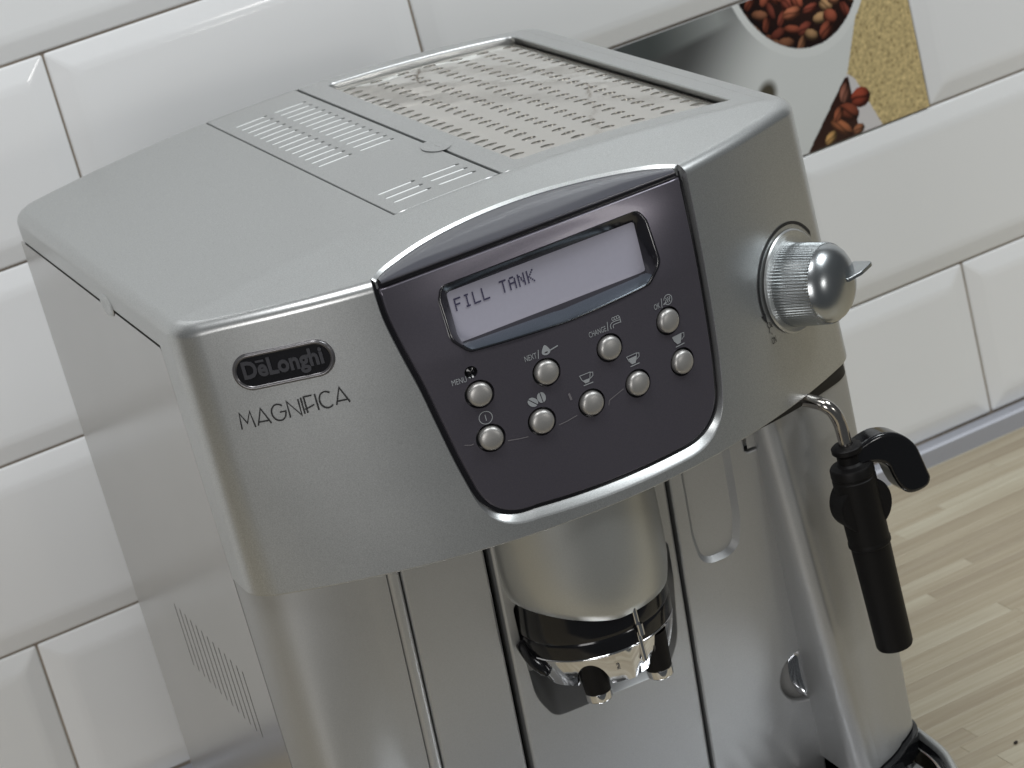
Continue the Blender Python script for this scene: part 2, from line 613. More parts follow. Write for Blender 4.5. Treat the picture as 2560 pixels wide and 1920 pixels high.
def decor_print(X, Z):
    """printed picture on the decor tile: a white cup of coffee beans on sackcloth (X 0..0.2, Z 0..0.1)"""
    rng = np.random.RandomState(4)
    col = np.zeros(X.shape + (3,))
    # sackcloth
    nz = rng.rand(*X.shape)
    for _ in range(3):
        nz = (nz + np.roll(nz, 1, 0) + np.roll(nz, 1, 1) + np.roll(nz, -1, 0) + np.roll(nz, -1, 1)) / 5
    thr = 0.5 + 0.5 * np.sin(X * 2 * math.pi / 0.0024 + 0.6 * np.sin(Z * 140)) * np.sin(Z * 2 * math.pi / 0.0026)
    sack = np.array([0.60, 0.475, 0.235]) * (0.90 + 0.75 * (nz[..., None] - 0.5) * 2 + 0.16 * (thr[..., None] - 0.5))
    hol = np.zeros(X.shape)
    for ix in range(36):
        for iz in range(26):
            if ix * 0.0040 + 0.06 < 0.135:
                continue
            hx_ = 0.06 + ix * 0.0040 + rng.normal(0, 0.0005) + 0.0008 * math.sin(iz * .9)
            hz_ = 0.001 + iz * 0.0039 + rng.normal(0, 0.0005)
            st = rng.rand() ** 1.6
            a_ = (np.abs(X - hx_) < 0.004) & (np.abs(Z - hz_) < 0.004)
            hol[a_] = np.maximum(hol[a_], st * np.exp(-((X[a_] - hx_) / 0.00055) ** 2 - ((Z[a_] - hz_) / rng.uniform(.0006, .0010)) ** 2))
    hol = hol[..., None]
    sack = sack * (1 - hol) + np.array([0.13, 0.085, 0.025]) * hol
    col[:] = sack
    # napkin below
    nap = (Z < 0.039 - 1.0 * (X - 0.1485)) | (Z < 0.012)
    nap &= X < (0.1485 + 0.0165 + (0.039 - Z) * 0.02)
    nap &= (X - 0.1485) < 0.36 * (0.041 - Z) + 0.003
    col[nap] = (0.62, 0.60, 0.60)

    def bean(cx, cz, a, b, rot, base, crease=True):
        e, u, v = ell(X, Z, cx, cz, a, b, rot)
        k = e < 1
        sh = np.clip(1.0 - 0.75 * e + 0.75 * v - 0.2 * u, 0.14, 1.7)
        c = np.array(base) * sh[..., None]
        if crease:
            cr = np.exp(-((v + 0.25 * np.sin(u * 2.2)) / 0.16) ** 2)
            c = c * (1 - 0.75 * cr[..., None])
        col[k] = np.clip(c[k], 0, 1)
    # bean pile at the foot of the cup
    pile = (X - 0.117) * 0.55 + 0.003 > Z * 0.0
    tri = (Z < 0.036 - 0.0 * X) & (X < 0.163 - 0.45 * np.abs(Z - 0.022)) & (X > 0.112)
    dark = tri & (Z < (X - 0.114) * 1.28 + 0.000) & (X < 0.150)
    col[dark] = (0.03, 0.010, 0.007)
    B = [(0.146, 0.0275, .0062, .0034, 1.15, (.27, .11, .075)), (0.1555, 0.0215, .0065, .0060, .2, (.30, .055, .028)),
         (0.1455, 0.0155, .0075, .0052, -.55, (.20, .050, .026)), (0.139, 0.0085, .0080, .0036, -.75, (.36, .125, .055)),
         (0.131, 0.0045, .0048, .0030, .6, (.52, .30, .11)), (0.150, 0.0035, .0040, .0030, .3, (.30, .12, .06)),
         (0.139, 0.0165, .0046, .0030, 1.0, (.30, .09, .045))]
    for b_ in B:
        bean(*b_)
    # cup body
    rim_c, rim_z = 0.1335, 0.133
    lip, _, _ = ell(X, Z, 0.134, 0.116, 0.0485, 0.0575, 0.18)
    right = 0.1505 - 0.0 * Z + np.where(Z > 0.039, (Z - 0.039) * 0.42, 0) + np.where(Z < 0.039, -(0.039 - Z) * 0.95, 0)
    cup = (X < right) & (X > -1)
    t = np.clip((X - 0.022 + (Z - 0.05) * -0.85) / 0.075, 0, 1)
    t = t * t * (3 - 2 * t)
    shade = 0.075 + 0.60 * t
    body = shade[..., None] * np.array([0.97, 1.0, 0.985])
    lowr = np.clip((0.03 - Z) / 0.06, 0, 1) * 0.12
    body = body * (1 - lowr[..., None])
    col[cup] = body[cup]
    # rim band at the upper left, then the back of the picture
    band = cup & (Z > 0.088 + (X - 0.06) * 0.10) & (X < 0.085)
    bt = np.clip((X - 0.03) / 0.06, 0, 1)[..., None]
    bt = bt ** 1.5
    bcol = np.array([0.065, 0.073, 0.071]) * (1 - bt) + np.array([0.42, 0.44, 0.43]) * bt
    bw_ = np.clip((Z - (0.086 + (X - 0.06) * 0.10)) / 0.004, 0, 1)[..., None] * np.clip((0.088 - X) / 0.012, 0, 1)[..., None]
    col[cup] = (col * (1 - bw_) + bcol * bw_)[cup]
    # brown spot on the cup
    e, _, _ = ell(X, Z, 0.0965, 0.043, 0.0065, 0.0085, -0.5)
    sp = np.clip(1.3 - e, 0, 1)[..., None]
    col[:] = col * (1 - sp) + np.array([0.075, 0.065, 0.045]) * sp
    # mouth of the cup: beans inside, white lip around
    mo, u, v = ell(X, Z, 0.131, 0.117, 0.0430, 0.0570, 0.12)
    lipk = (mo < 1.20) & (X > 0.07)
    lc = np.clip(1.15 - (0.09 - np.minimum(X, 0.09)) * 9, 0.35, 1)[..., None]
    col[lipk] = (np.array([0.70, 0.72, 0.71]) * lc)[lipk]
    mk = mo < 1.0
    col[mk] = (0.020, 0.008, 0.006)
    pal = [(.22, .055, .035), (.38, .13, .07), (.16, .04, .026), (.36, .15, .08), (.30, .08, .045), (.42, .19, .10), (.10, .026, .018), (.40, .24, .12)]
    for k_ in range(46):
        row_ = k_ // 8
        bx = (0.093 + (k_ % 8) * 0.0092 + (row_ % 2) * 0.0046 + rng.normal(0, 0.0014), 0.104 - row_ * 0.0075 + rng.normal(0, 0.0012), rng.uniform(.0044, .0062), rng.uniform(.0024, .0042), rng.uniform(-1.4, 1.4), pal[rng.randint(len(pal))], rng.rand() < 0.55)
        save = col.copy()
        bean(*bx)
        col[~mk] = save[~mk]
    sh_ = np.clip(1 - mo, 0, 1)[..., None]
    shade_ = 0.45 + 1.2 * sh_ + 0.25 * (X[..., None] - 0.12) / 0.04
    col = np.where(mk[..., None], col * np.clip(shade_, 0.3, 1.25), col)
    return np.clip(col, 0.004, 0.9)


db = MB()
nx_, nz_ = 420, 210
gx = np.linspace(0.0008, 0.1992, nx_)
gz = np.linspace(0.0008, 0.0992, nz_)
GX, GZ = np.meshgrid(gx, gz, indexing='ij')
PP = np.stack([GX, np.full_like(GX, -0.0012), GZ], -1)
db.grid(PP, N=np.tile([0, -1, 0], (nx_ * nz_, 1)))
bord = [(0.0008, -0.0012, 0.0008), (0.1992, -0.0012, 0.0008), (0.1992, -0.0012, 0.0992), (0.0008, -0.0012, 0.0992)]
bo2 = [(a, 0.004, c) for a, _, c in bord]
db.add(bord + bo2, [(0, 4, 5, 1), (1, 5, 6, 2), (2, 6, 7, 3), (3, 7, 4, 0)])
decor = db.build('decor_tile', M_DECOR, None, None, (XD - 0.2, 0, H1 - 0.2))
pc = decor_print(GX, GZ).reshape(-1, 3)
ca = decor.data.color_attributes.new('print', 'FLOAT_COLOR', 'POINT')
full = np.ones((len(decor.data.vertices), 4))
full[:len(pc), :3] = pc
full[len(pc):, :3] = 0.5
ca.data.foreach_set('color', full.ravel())
decor.parent = wall
decor['label'] = 'flat picture tile printed with a white cup of coffee beans on sackcloth'

# strip closing the joint between tiles and worktop
sb = MB()
sb.box((-1.3, -0.0105, -0.01), (2.1, 0.0011, 0.0118), 0.0015)
strip = sb.build('edge_strip', M_STRIP)
strip['label'] = 'blue-grey sealing strip between the white tiles and the oak worktop'
strip['category'] = 'sealing strip'

# ------------------------------------------------------------------ worktop of oak staves
kb = MB()
kb.box((-1.0, -0.66, -0.038), (1.7, 0.0, -0.0022))
worktop = struct(kb.build('worktop', mat('worktop_core', (0.20, 0.15, 0.09), 0.7)))
rnd = random.Random(11)
stave_meshes = {}


def stave_mesh(L, W):
    key = (round(L, 3), round(W, 4))
    if key not in stave_meshes:
        b = MB()
        b.box((0, -W + 0.00005, -0.002), (L - 0.00008, 0, 0.0), 0.00012)
        o = b.build('stave', M_OAK)
        stave_meshes[key] = o.data
        bpy.data.objects.remove(o)
    return stave_meshes[key]


y = -0.0
while y > -0.655:
    W = rnd.choice([0.0096, 0.0120, 0.0146])
    cuts = [-1.0, rnd.uniform(0.10, 0.26)]
    if y > -0.46:
        while cuts[-1] < 0.80:
            cuts.append(cuts[-1] + rnd.choice([0.11, 0.15, 0.19, 0.24]))
    cuts.append(1.70)
    for xa, xb in zip(cuts[:-1], cuts[1:]):
        o = bpy.data.objects.new('stave', stave_mesh(xb - xa, W))
        COL.objects.link(o)
        o.parent = worktop
        o.location = (xa, y, rnd.uniform(-0.00004, 0.00004))
    y -= W

# ------------------------------------------------------------------ coffee machine; local frame: x across, y back, z = 0 at the lid seam
ZS = 0.3557
machine = empty('coffee_machine', (0.1557, -0.3625, 0.0), -0.0227,
                'silver fully automatic coffee machine with dark control panel standing on the oak worktop', 'coffee machine')
UP = (0, 0, ZS)


def part(mb, name, material, parent=None, label=None):
    if parent is None:
        return mb.build(name, material, machine, label, UP)
    return mb.build(name, material, parent, label)


def yf(x):
    return -0.074 + 2.5 * x * x


def Ttop(x, y):
    d = np.maximum(0, -0.017 - y)
    # soft crease
    d = np.sqrt(d * d + 1e-6) - 1e-3
    return 0.0245 - 0.55 * x * x - 0.17 * d


def Tn(x, y):
    e = 1e-5
    gx_ = (Ttop(x + e, y) - Ttop(x - e, y)) / (2 * e)
    gy_ = (Ttop(x, y + e) - Ttop(x, y - e)) / (2 * e)
    n = np.stack([-gx_, -gy_, np.ones_like(gx_)], -1)
    return n / np.linalg.norm(n, axis=-1, keepdims=True)


def Wn(x):
    n = np.stack([5 * x, -np.ones_like(x), np.zeros_like(x)], -1)
    return n / np.linalg.norm(n, axis=-1, keepdims=True)


# outline in plan, counter-clockwise seen from above, starting at the left seam
def bez(a, b, c, n):
    t = np.linspace(0, 1, n)[:, None]
    return (1 - t) ** 2 * np.array(a) + 2 * t * (1 - t) * np.array(b) + t * t * np.array(c)


XE = 0.131
ye = yf(XE)
cornR = bez((XE, ye), (0.141, ye + 5 * XE * (0.141 - XE)), (0.141, -0.0135), 14)
cornL = cornR[::-1] * np.array([-1, 1])
frontx = np.linspace(-XE, XE, 97)
front = np.stack([frontx, yf(frontx)], 1)
YB = 0.2435
backR = bez((0.141, YB - 0.014), (0.141, YB), (0.127, YB), 8)
backL = backR[::-1] * np.array([-1, 1])
leftside = resample(np.array([(-0.141, YB - 0.014), (-0.141, 0.002)]), 0.02)
rightside = resample(np.array([(0.141, -0.0135), (0.141, YB - 0.014)]), 0.02)
backs = resample(np.array([(0.127, YB), (-0.127, YB)]), 0.01)
# order: left seam -> front -> right -> back -> left side
out = np.concatenate([[(-0.141, 0.002)], [(-0.141, -0.002)], cornL[:-1], front, cornR[1:], rightside[1:], backR[1:], backs[1:-1], backL[:-1], leftside[:-1]])
# remove doubles
keep = [0]
for i in range(1, len(out)):
    if np.linalg.norm(out[i] - out[keep[-1]]) > 1e-5:
        keep.append(i)
out = out[keep]
nout = len(out)
nrm = -(inset(out, 1.0) - out)
def rfv(p):
    t = min(1, max(0, (abs(p[0]) - 0.122) / 0.019))
    if p[1] > 0.05:
        t = 1
    return 0.0046 + 0.0012 * t * t * (3 - 2 * t)


RFA = lambda seq: np.array([rfv(p) for p in seq])[:, None]
RF = 0.0058
# the panel opening: half widths measured on the front
LX = [(-0.0692, 0.0140), (-0.0692, 0.0100), (-0.0686, -0.0014), (-0.0660, -0.0165), (-0.0628, -0.0321), (-0.0602, -0.0484), (-0.0574, -0.0651), (-0.0545, -0.0789)]
RX = [(0.0684, 0.0140), (0.0684, 0.0100), (0.0678, -0.0074), (0.0668, -0.0266), (0.0653, -0.0457), (0.0633, -0.0648), (0.0608, -0.0797)]
XL, XR = LX[0][0], RX[0][0]


def opening(off_side, off_bot):
    """wall part of the opening outline from the top left down and round to the top right"""
    L = [(x + off_side, z) for x, z in LX[1:]]
    Rr = [(x - off_side, z) for x, z in RX[1:]]
    zb = -0.0993 + off_bot
    s_ = off_side * 0.6
    bl = bez(L[-1], (-0.0505 + off_side, zb - 0.0006), (-0.0315 + s_, zb + 0.0012), 12)
    br = bez((0.0345 - s_, zb + 0.0005 - 0.0008), (0.0565 - off_side, zb - 0.0012), Rr[-1], 12)
    mid = bez(bl[-1], (0.0, zb - 0.0008), br[0], 24)
    pts = np.concatenate([catmull(L, 5)[:-1], bl, mid[1:-1], br, catmull(Rr, 5)[::-1][1:]])
    return resample(pts, 0.0022)


def arcline(n=50):
    c = [(-0.0692, -0.0605), (-0.0640, -0.0553), (-0.0560, -0.0512), (-0.0400, -0.0456), (-0.0200, -0.0421), (0.0, -0.0412), (0.0200, -0.0426), (0.0400, -0.0463), (0.0550, -0.0508), (0.0635, -0.0552), (0.0684, -0.0600)]
    return resample(catmull(c, 8), 0.0022)



cover = MB()
# indices of the outline points that lie in the opening
io = [i for i in range(nout) if XL < out[i, 0] < XR and out[i, 1] < 0]
iL, iR = min(io) - 1, max(io) + 1
# insert exact end points
out2 = np.concatenate([out[:iL + 1], [(XL, yf(XL))], [(XR, yf(XR))], out[iR:]])
seq_left = np.concatenate([out[:iL + 1], [(XL, yf(XL))]])
seq_rest = np.concatenate([[(XR, yf(XR))], out[iR:], out[:1]])


def normals_of(seq):
    res = []
    for p in seq:
        if p[1] < 0.0 and abs(p[0]) <= XE + 1e-9:
            n = np.array([5 * p[0], -1.0])
            res.append(n / np.linalg.norm(n))
        else:
            j = np.argmin(np.linalg.norm(out - p, axis=1))
            res.append(nrm[j] / np.linalg.norm(nrm[j]))
    return np.array(res)


def fillet(seq):
    n2 = normals_of(seq)
    Pn, Nn = [], []
    for p, n in zip(seq, n2):
        RF = rfv(p)
        c = p - n * RF
        rp, rn = [], []
        for t in np.linspace(0, math.pi / 2, 9):
            q = c + n * RF * math.sin(t)
            z0 = Ttop(c[0], c[1]) - RF
            dz = (Ttop(q[0], q[1]) - Ttop(c[0], c[1])) * math.cos(t)
            rp.append((q[0], q[1], z0 + RF * math.cos(t) + dz))
            tn = Tn(np.array(c[0]), np.array(c[1]))
            v = tn * math.cos(t) + np.array([n[0], n[1], 0]) * math.sin(t)
            rn.append(v / np.linalg.norm(v))
        Pn.append(rp)
        Nn.append(rn)
    return np.array(Pn), np.array(Nn)


for seq in (seq_left, seq_rest):
    Pn, Nn = fillet(seq)
    cover.grid(Pn, N=Nn)


def zw(x):
    """top of the wall above outline abscissa x on the front"""
    n = np.array([5 * x, -1.0])
    n /= np.linalg.norm(n)
    RF = rfv((x, yf(x)))
    c = np.array([x, yf(x)]) - n * RF
    return float(Ttop(c[0], c[1]) - RF)


ZB = -0.104
RB = 0.0007
# front wall, triangulated in (x, z) with the opening as a notch
op_out = opening(0.0, 0.0)
op_out = np.concatenate([[(XL, zw(XL))], op_out[1:-1], [(XR, zw(XR))]])
topl = [(p[0], zw(p[0])) for p in seq_left if abs(p[0]) <= XE + 1e-9 and p[1] < -0.02]
topr = [(p[0], zw(p[0])) for p in seq_rest if abs(p[0]) <= XE + 1e-9 and p[1] < -0.02]
botl = [(x, ZB + RB) for x in np.linspace(XE, -XE, 97)]
loop = np.concatenate([topl[:-1], op_out, topr[1:], botl])
V2, F2 = cdt([loop], [], step=0.0045)
V3 = np.stack([V2[:, 0], yf(V2[:, 0]), V2[:, 1]], 1)
cover.add(V3, F2, Wn(V2[:, 0]))
# corners and sides of the wall
cl = [p for p in out[:iL + 1] if p[0] <= -XE + 1e-6]
crr = [p for p in out[iR:] if p[0] >= XE - 1e-6 and p[1] < 0.0021]
crr.append(np.array([0.141, 0.002]))
for seq, zlo in ((cl, ZB + RB), (crr, ZB + RB)):
    n2 = normals_of(seq)
    g = []
    for p, n in zip(seq, n2):
        RF = rfv(p)
        c = p - n * RF
        zt = Ttop(c[0], c[1]) - RF
        g.append([(p[0], p[1], z) for z in np.linspace(zt, zlo, 12)])
    cover.grid(np.array(g), N=np.repeat(np.c_[n2, np.zeros(len(n2))][:, None], 12, 1))
# rolled lower edge of the hood and its underside
seqh = [p for p in out if (p[1] < 0.0021 and p[1] < 0.01)] + [np.array([0.141, 0.002])]
seqh = sorted([p for p in seqh], key=lambda p: (math.atan2(p[1] - 0.1, p[0])))
seqh = np.array(seqh)
n2 = normals_of(seqh)
g = []
gn = []
for p, n in zip(seqh, n2):
    row = []
    for t in np.linspace(0, math.pi / 2, 5):
        q = p - n * RB * (1 - math.cos(t))
        row.append((q[0], q[1], ZB + RB - RB * math.sin(t)))
    q = p - n * 0.004
    row.append((q[0], q[1], ZB))
    g.append(row)
    gn.append([np.r_[n * math.cos(t), -math.sin(t)] for t in np.linspace(0, math.pi / 2, 5)] + [(0, 0, -1)])
cover.grid(np.array(g), N=np.array(gn))
# side bands of the lid down to the seam
sidepts = np.concatenate([leftside[::-1], []]) if False else leftside
for sgn in (-1, 1):
    g = []
    for yv in np.linspace(0.002, YB - 0.014, 12):
        RF = rfv((sgn * 0.141, yv))
        zt = Ttop(sgn * (0.141 - RF), yv) - RF
        g.append([(sgn * 0.141, yv, zt), (sgn * 0.141, yv, 0.0012), (sgn * 0.1408, yv, 0.0006), (sgn * 0.1395, yv, 0.0005)])
    cover.grid(np.array(g), flip=(sgn < 0))
bk = np.concatenate([backR, backs[1:-1], backL])
g = []
nb = normals_of(bk)
for p, n in zip(bk, nb):
    RF = rfv(p)
    c = p - n * RF
    zt = Ttop(c[0], c[1]) - RF
    g.append([(p[0], p[1], zt), (p[0], p[1], 0.0005)])
cover.grid(np.array(g), N=np.repeat(np.c_[nb, np.zeros(len(nb))][:, None], 2, 1))

# top surface with cut-outs for the vent strip and the cup tray
arc = arcline()
arc[0] = seq_left[-1] - normals_of(seq_left[-1:])[0] * rfv(seq_left[-1])
arc[-1] = seq_rest[0] - normals_of(seq_rest[:1])[0] * rfv(seq_rest[0])
insL = seq_left - normals_of(seq_left) * RFA(seq_left)
insR = seq_rest - normals_of(seq_rest) * RFA(seq_rest)
XB, XC, YC = -0.0385, 0.0098, -0.0168
XT = 0.1300                                     # right edge of the cup tray lid
cutB = YB - 0.0058 - 0.0006
strip_hole = np.array([(XB - 0.0007, YC), (XC, YC), (XC, cutB), (XB - 0.0007, cutB)])
loop = np.concatenate([insL[:-1], arc, insR[1:-1]])
holes = [np.array([(XB - 0.0008, YC), (XT, YC), (XT, cutB), (XB - 0.0008, cutB)])]
holes = [np.concatenate([resample(np.array([holes[0][i], holes[0][(i + 1) % 4]]), 0.008)[:-1] for i in range(4)])]
V2, F2 = cdt([loop], holes, step=0.007)
V3 = np.c_[V2, Ttop(V2[:, 0], V2[:, 1])]
cover.add(V3, F2, Tn(V2[:, 0], V2[:, 1]))
# walls of the cut-out
h = holes[0]
g = [[(p[0], p[1], Ttop(p[0], p[1])), (p[0], p[1], Ttop(p[0], p[1]) - 0.006)] for p in h]
cover.grid(np.array(g), closeu=True)

# lip of the panel opening
Po, Pi = [], []
wo = opening(0.0, 0.0)
wi = opening(0.0009, 0.0036)
k = len(wo)
wi = resample(wi, np.sum(np.linalg.norm(np.diff(wi, axis=0), axis=1)) / (k - 1))
k = min(len(wi), k)
wo = wo[:k] if len(wo) == k else resample(wo, np.sum(np.linalg.norm(np.diff(wo, axis=0), axis=1)) / (k - 1))
wo = np.concatenate([[(XL, zw(XL))], wo[1:-1], [(XR, zw(XR))]])
LD = 0.0026
lip_o = [(x, yf(x), z) for x, z in wo]
lip_i = [(x, yf(x) + LD, z) for x, z in wi]
# up through the fillet on the right, along the arc, down on the left
PR, _ = fillet(seq_rest[:1])
PL, _ = fillet(seq_left[-1:])
for q in PR[0][::-1][1:]:
    lip_o.append(tuple(q))
    lip_i.append((q[0] - 0.0010, q[1] + 0.0022, q[2] - 0.0016))
for x, y_ in arc[::-1][1:]:
    lip_o.append((x, y_, float(Ttop(x, y_))))
    f_ = 1 - 0.0010 / 0.068
    lip_i.append((x * f_, y_ - 0.0009, float(Ttop(x, y_)) - 0.0012))
for q in PL[0][1:-1]:
    lip_o.append(tuple(q))
    lip_i.append((q[0] + 0.0010, q[1] + 0.0022, q[2] - 0.0016))
lip_o = np.array(lip_o)
lip_i = np.array(lip_i)
# rounded: outer edge, shoulder, inner edge, return wall
mid1 = lip_o * 0.72 + lip_i * 0.28
mid1[:, 1] -= 0.0003 * (lip_o[:, 2] < 0.012)
back_ = lip_i.copy()
back_[:, 1] += 0.004 * (lip_o[:, 2] < 0.012)
back_[:, 2] -= 0.003 * (lip_o[:, 2] >= 0.012)
cover.grid(np.stack([lip_o, mid1, lip_i], 1), closeu=True)
cover.grid(np.stack([lip_i, back_], 1), closeu=True)
part(cover, 'top_cover', M_COVER)

# ---- dark core so that joints look into darkness
core = MB()
core.box((-0.1375, 0.036, -0.34), (0.1375, 0.238, 0.0))
core.box((-0.128, 0.0, -0.075), (0.128, 0.236, 0.0105))
core.box((-0.060, -0.04, -0.095), (0.060, 0.0, 0.008))
core.box((-0.118, -0.012, -0.100), (0.118, 0.04, -0.08))
part(core, 'inner_body', M_DARK)

# ---- vent strip with louvres
vp = MB()
vx0, vx1, vy0, vy1 = XB, XC - 0.0012, YC + 0.0003, YB - 0.0065
slots = []
for r_ in range(14):
    yy = 0.0909 + r_ * 0.00902
    for x0, x1 in ((-0.0331, -0.0166), (-0.0130, 0.0036)):
        slots.append((x0, x1, yy))
for r_ in range(3):
    yy = -0.0007 + r_ * 0.0092
    for x0, x1 in ((-0.0329, -0.0158), (-0.0125, 0.0046)):
        slots.append((x0, x1, yy))
HS = 0.00125
holes = [rrect(x0, x1, yy - HS, yy + HS, 0.0011, 4) for x0, x1, yy in slots]
outl = np.concatenate([resample(np.array(q), 0.007)[:-1] for q in (((vx0, vy0), (vx1, vy0)), ((vx1, vy0), (vx1, vy1)), ((vx1, vy1), (vx0, vy1)), ((vx0, vy1), (vx0, vy0)))])
i1 = inset(outl, 0.0005)
V2, F2 = cdt([i1], holes)
vp.add(np.c_[V2, Ttop(V2[:, 0], V2[:, 1])], F2, Tn(V2[:, 0], V2[:, 1]))
g = np.stack([np.c_[i1, Ttop(i1[:, 0], i1[:, 1])], np.c_[outl, Ttop(outl[:, 0], outl[:, 1]) - 0.0006], np.c_[outl, Ttop(outl[:, 0], outl[:, 1]) - 0.004]], 1)
vp.grid(g, closeu=True)
for h in holes:
    hi = Ttop(h[:, 0], h[:, 1])
    vp.grid(np.stack([np.c_[h, hi], np.c_[h, hi - 0.0022]], 1), closeu=True, flip=True)
strip_o = part(vp, 'vent_panel', M_COVER)
for x0, x1, yy in slots:
    lb = MB()
    xs = np.linspace(x0 + 0.0001, x1 - 0.0014, 4)
    g = []
    for x in xs:
        zt = Ttop(x, yy)
        g.append([(x, yy - HS, zt - 0.0016), (x, yy, zt - 0.0009), (x, yy + HS, zt - 0.00025)])
    lb.grid(np.array(g))
    q = np.array(g)
    lb.grid(np.stack([q[:, 2], q[:, 2] - [0, 0, 0.0018], q[:, 0] - [0, 0, 0.0003]], 1))
    part(lb, 'louvre', M_LOUVRE, strip_o)

# ---- cup tray lid: frame with a deep recess, perforated plate below
ty0, ty1 = YC + 0.00012, YB - 0.00645
tx0, tx1 = XC, XT - 0.00004
tl = MB()
outl = np.concatenate([resample(np.array(q), 0.006)[:-1] for q in (((tx0, ty0), (tx1, ty0)), ((tx1, ty0), (tx1, ty1)), ((tx1, ty1), (tx0, ty1)), ((tx0, ty1), (tx0, ty0)))])
rec = roundpoly([(0.0205, -0.0052), (0.1216, -0.0052), (0.1216, 0.2290), (0.0205, 0.2290)], [0.004, 0.003, 0.006, 0.006], 7)
rec = np.concatenate([resample(np.array([rec[i], rec[(i + 1) % len(rec)]]), 0.008)[:-1] for i in range(len(rec))])
i1 = inset(outl, np.where(outl[:, 0] < XC + 0.001, 0.0004, 0.00006))
V2, F2 = cdt([i1], [rec], step=0.008)
tl.add(np.c_[V2, Ttop(V2[:, 0], V2[:, 1])], F2, Tn(V2[:, 0], V2[:, 1]))
tl.grid(np.stack([np.c_[i1, Ttop(i1[:, 0], i1[:, 1])], np.c_[outl, Ttop(outl[:, 0], outl[:, 1]) - 0.0003], np.c_[outl, Ttop(outl[:, 0], outl[:, 1]) - 0.004]], 1), closeu=True)
g = []
for d, dz in ((0, 0), (0.0003, 0.0001), (0.0007, 0.0003), (0.0010, 0.0009), (0.0012, 0.0018), (0.0013, 0.0062)):
    q = inset(rec, np.where(rec[:, 0] > 0.1200, min(d, 0.0008) - max(0, dz - 0.0009) * 0.6, d))
    zr = np.minimum(Ttop(rec[:, 0], rec[:, 1]) - dz, 1)
    g.append(np.c_[q, zr])
tl.grid(np.stack(g, 1), closeu=True, flip=False)
tray_o = part(tl, 'cup_tray_frame', M_COVER)

pl = MB()
plate = roundpoly([(0.0228, -0.0028), (0.1182, -0.0028), (0.1182, 0.2262), (0.0228, 0.2262)], 0.003, 5)
ph = []
for iy in range(23):
    for ix in range(7):
        cx = 0.0285 + ix * 0.0141
        cy = 0.0030 + iy * 0.0097
        if cx < 0.1150 and cy < 0.2225:
            ph.append(circle(cx, cy, 0.0033, 12, 0.0022))
zp = lambda p: Ttop(p[:, 0], p[:, 1]) - 0.0032 - 0.0003 * np.sin(p[:, 0] * 160) * np.sin(p[:, 1] * 90)
prng = np.random.RandomState(3)
V2, F2 = cdt([plate], ph, step=0.009)
zz = zp(V2) + prng.normal(0, 0.00003, len(V2))
pl.add(np.c_[V2, zz], F2)
for h in ph:
    pl.grid(np.stack([np.c_[h, zp(h)], np.c_[h, zp(h) - 0.0003]], 1), closeu=True, flip=True)
pl.grid(np.stack([np.c_[plate, zp(plate)], np.c_[plate, zp(plate) - 0.0022]], 1), closeu=True)
part(pl, 'perforated_plate', M_STEEL)
dp = MB()
for h in ph:
    hh_ = inset(h, -0.0004)
    zc_ = zp(hh_) - 0.00028
    zm = float(zp(np.array([h.mean(0)]))[0]) - 0.00045
    dp.add(np.concatenate([np.c_[hh_, zc_], [[h[:, 0].mean(), h[:, 1].mean(), zm]]]), [(i, (i + 1) % len(h), len(h)) for i in range(len(h))])
part(dp, 'plate_dimples', M_PAN)
pan = MB()
g = []
for x in np.linspace(0.0224, 0.1222, 14):
    g.append([(x, -0.0030, float(Ttop(x, 0.1)) - 0.0035), (x, 0.1, float(Ttop(x, 0.1)) - 0.0035), (x, 0.2264, float(Ttop(x, 0.1)) - 0.0035)])
g = np.array(g)
g[..., 2] -= 0.0012
pan.grid(g)
part(pan, 'tray_pan', M_PAN)

# finger notches: lid seam and left side seam
nb_ = MB()
cxn, cyn = XC - 0.0006, 0.0555
g = []
for a in np.linspace(0, 2 * math.pi, 40, endpoint=False):
    row = []
    for r_, dz in ((1.0, 0.00025), (0.9, 0.0004), (0.6, 0.0001), (0.3, -0.0001), (0.02, -0.0002)):
        x = cxn + 0.0058 * r_ * math.cos(a)
        yv = cyn + 0.0108 * r_ * math.sin(a)
        row.append((x, yv, float(Ttop(x, yv)) + dz))
    g.append(row)
nb_.grid(np.array(g), closeu=True)
part(nb_, 'finger_notch', M_COVER)
nb_ = MB()
g = []
for a in np.linspace(0, 2 * math.pi, 40, endpoint=False):
    row = []
    for r_, dx in ((1.0, -0.00002), (0.93, 0.0006), (0.6, 0.0008), (0.3, 0.0005), (0.02, 0.0004)):
        yv = 0.0815 + 0.0098 * r_ * math.cos(a)
        zv = 0.0008 + 0.0048 * r_ * math.sin(a)
        row.append((-0.141 - dx, yv, zv))
    g.append(row)
nb_.grid(np.array(g), closeu=True)
part(nb_, 'finger_notch', M_COVER)

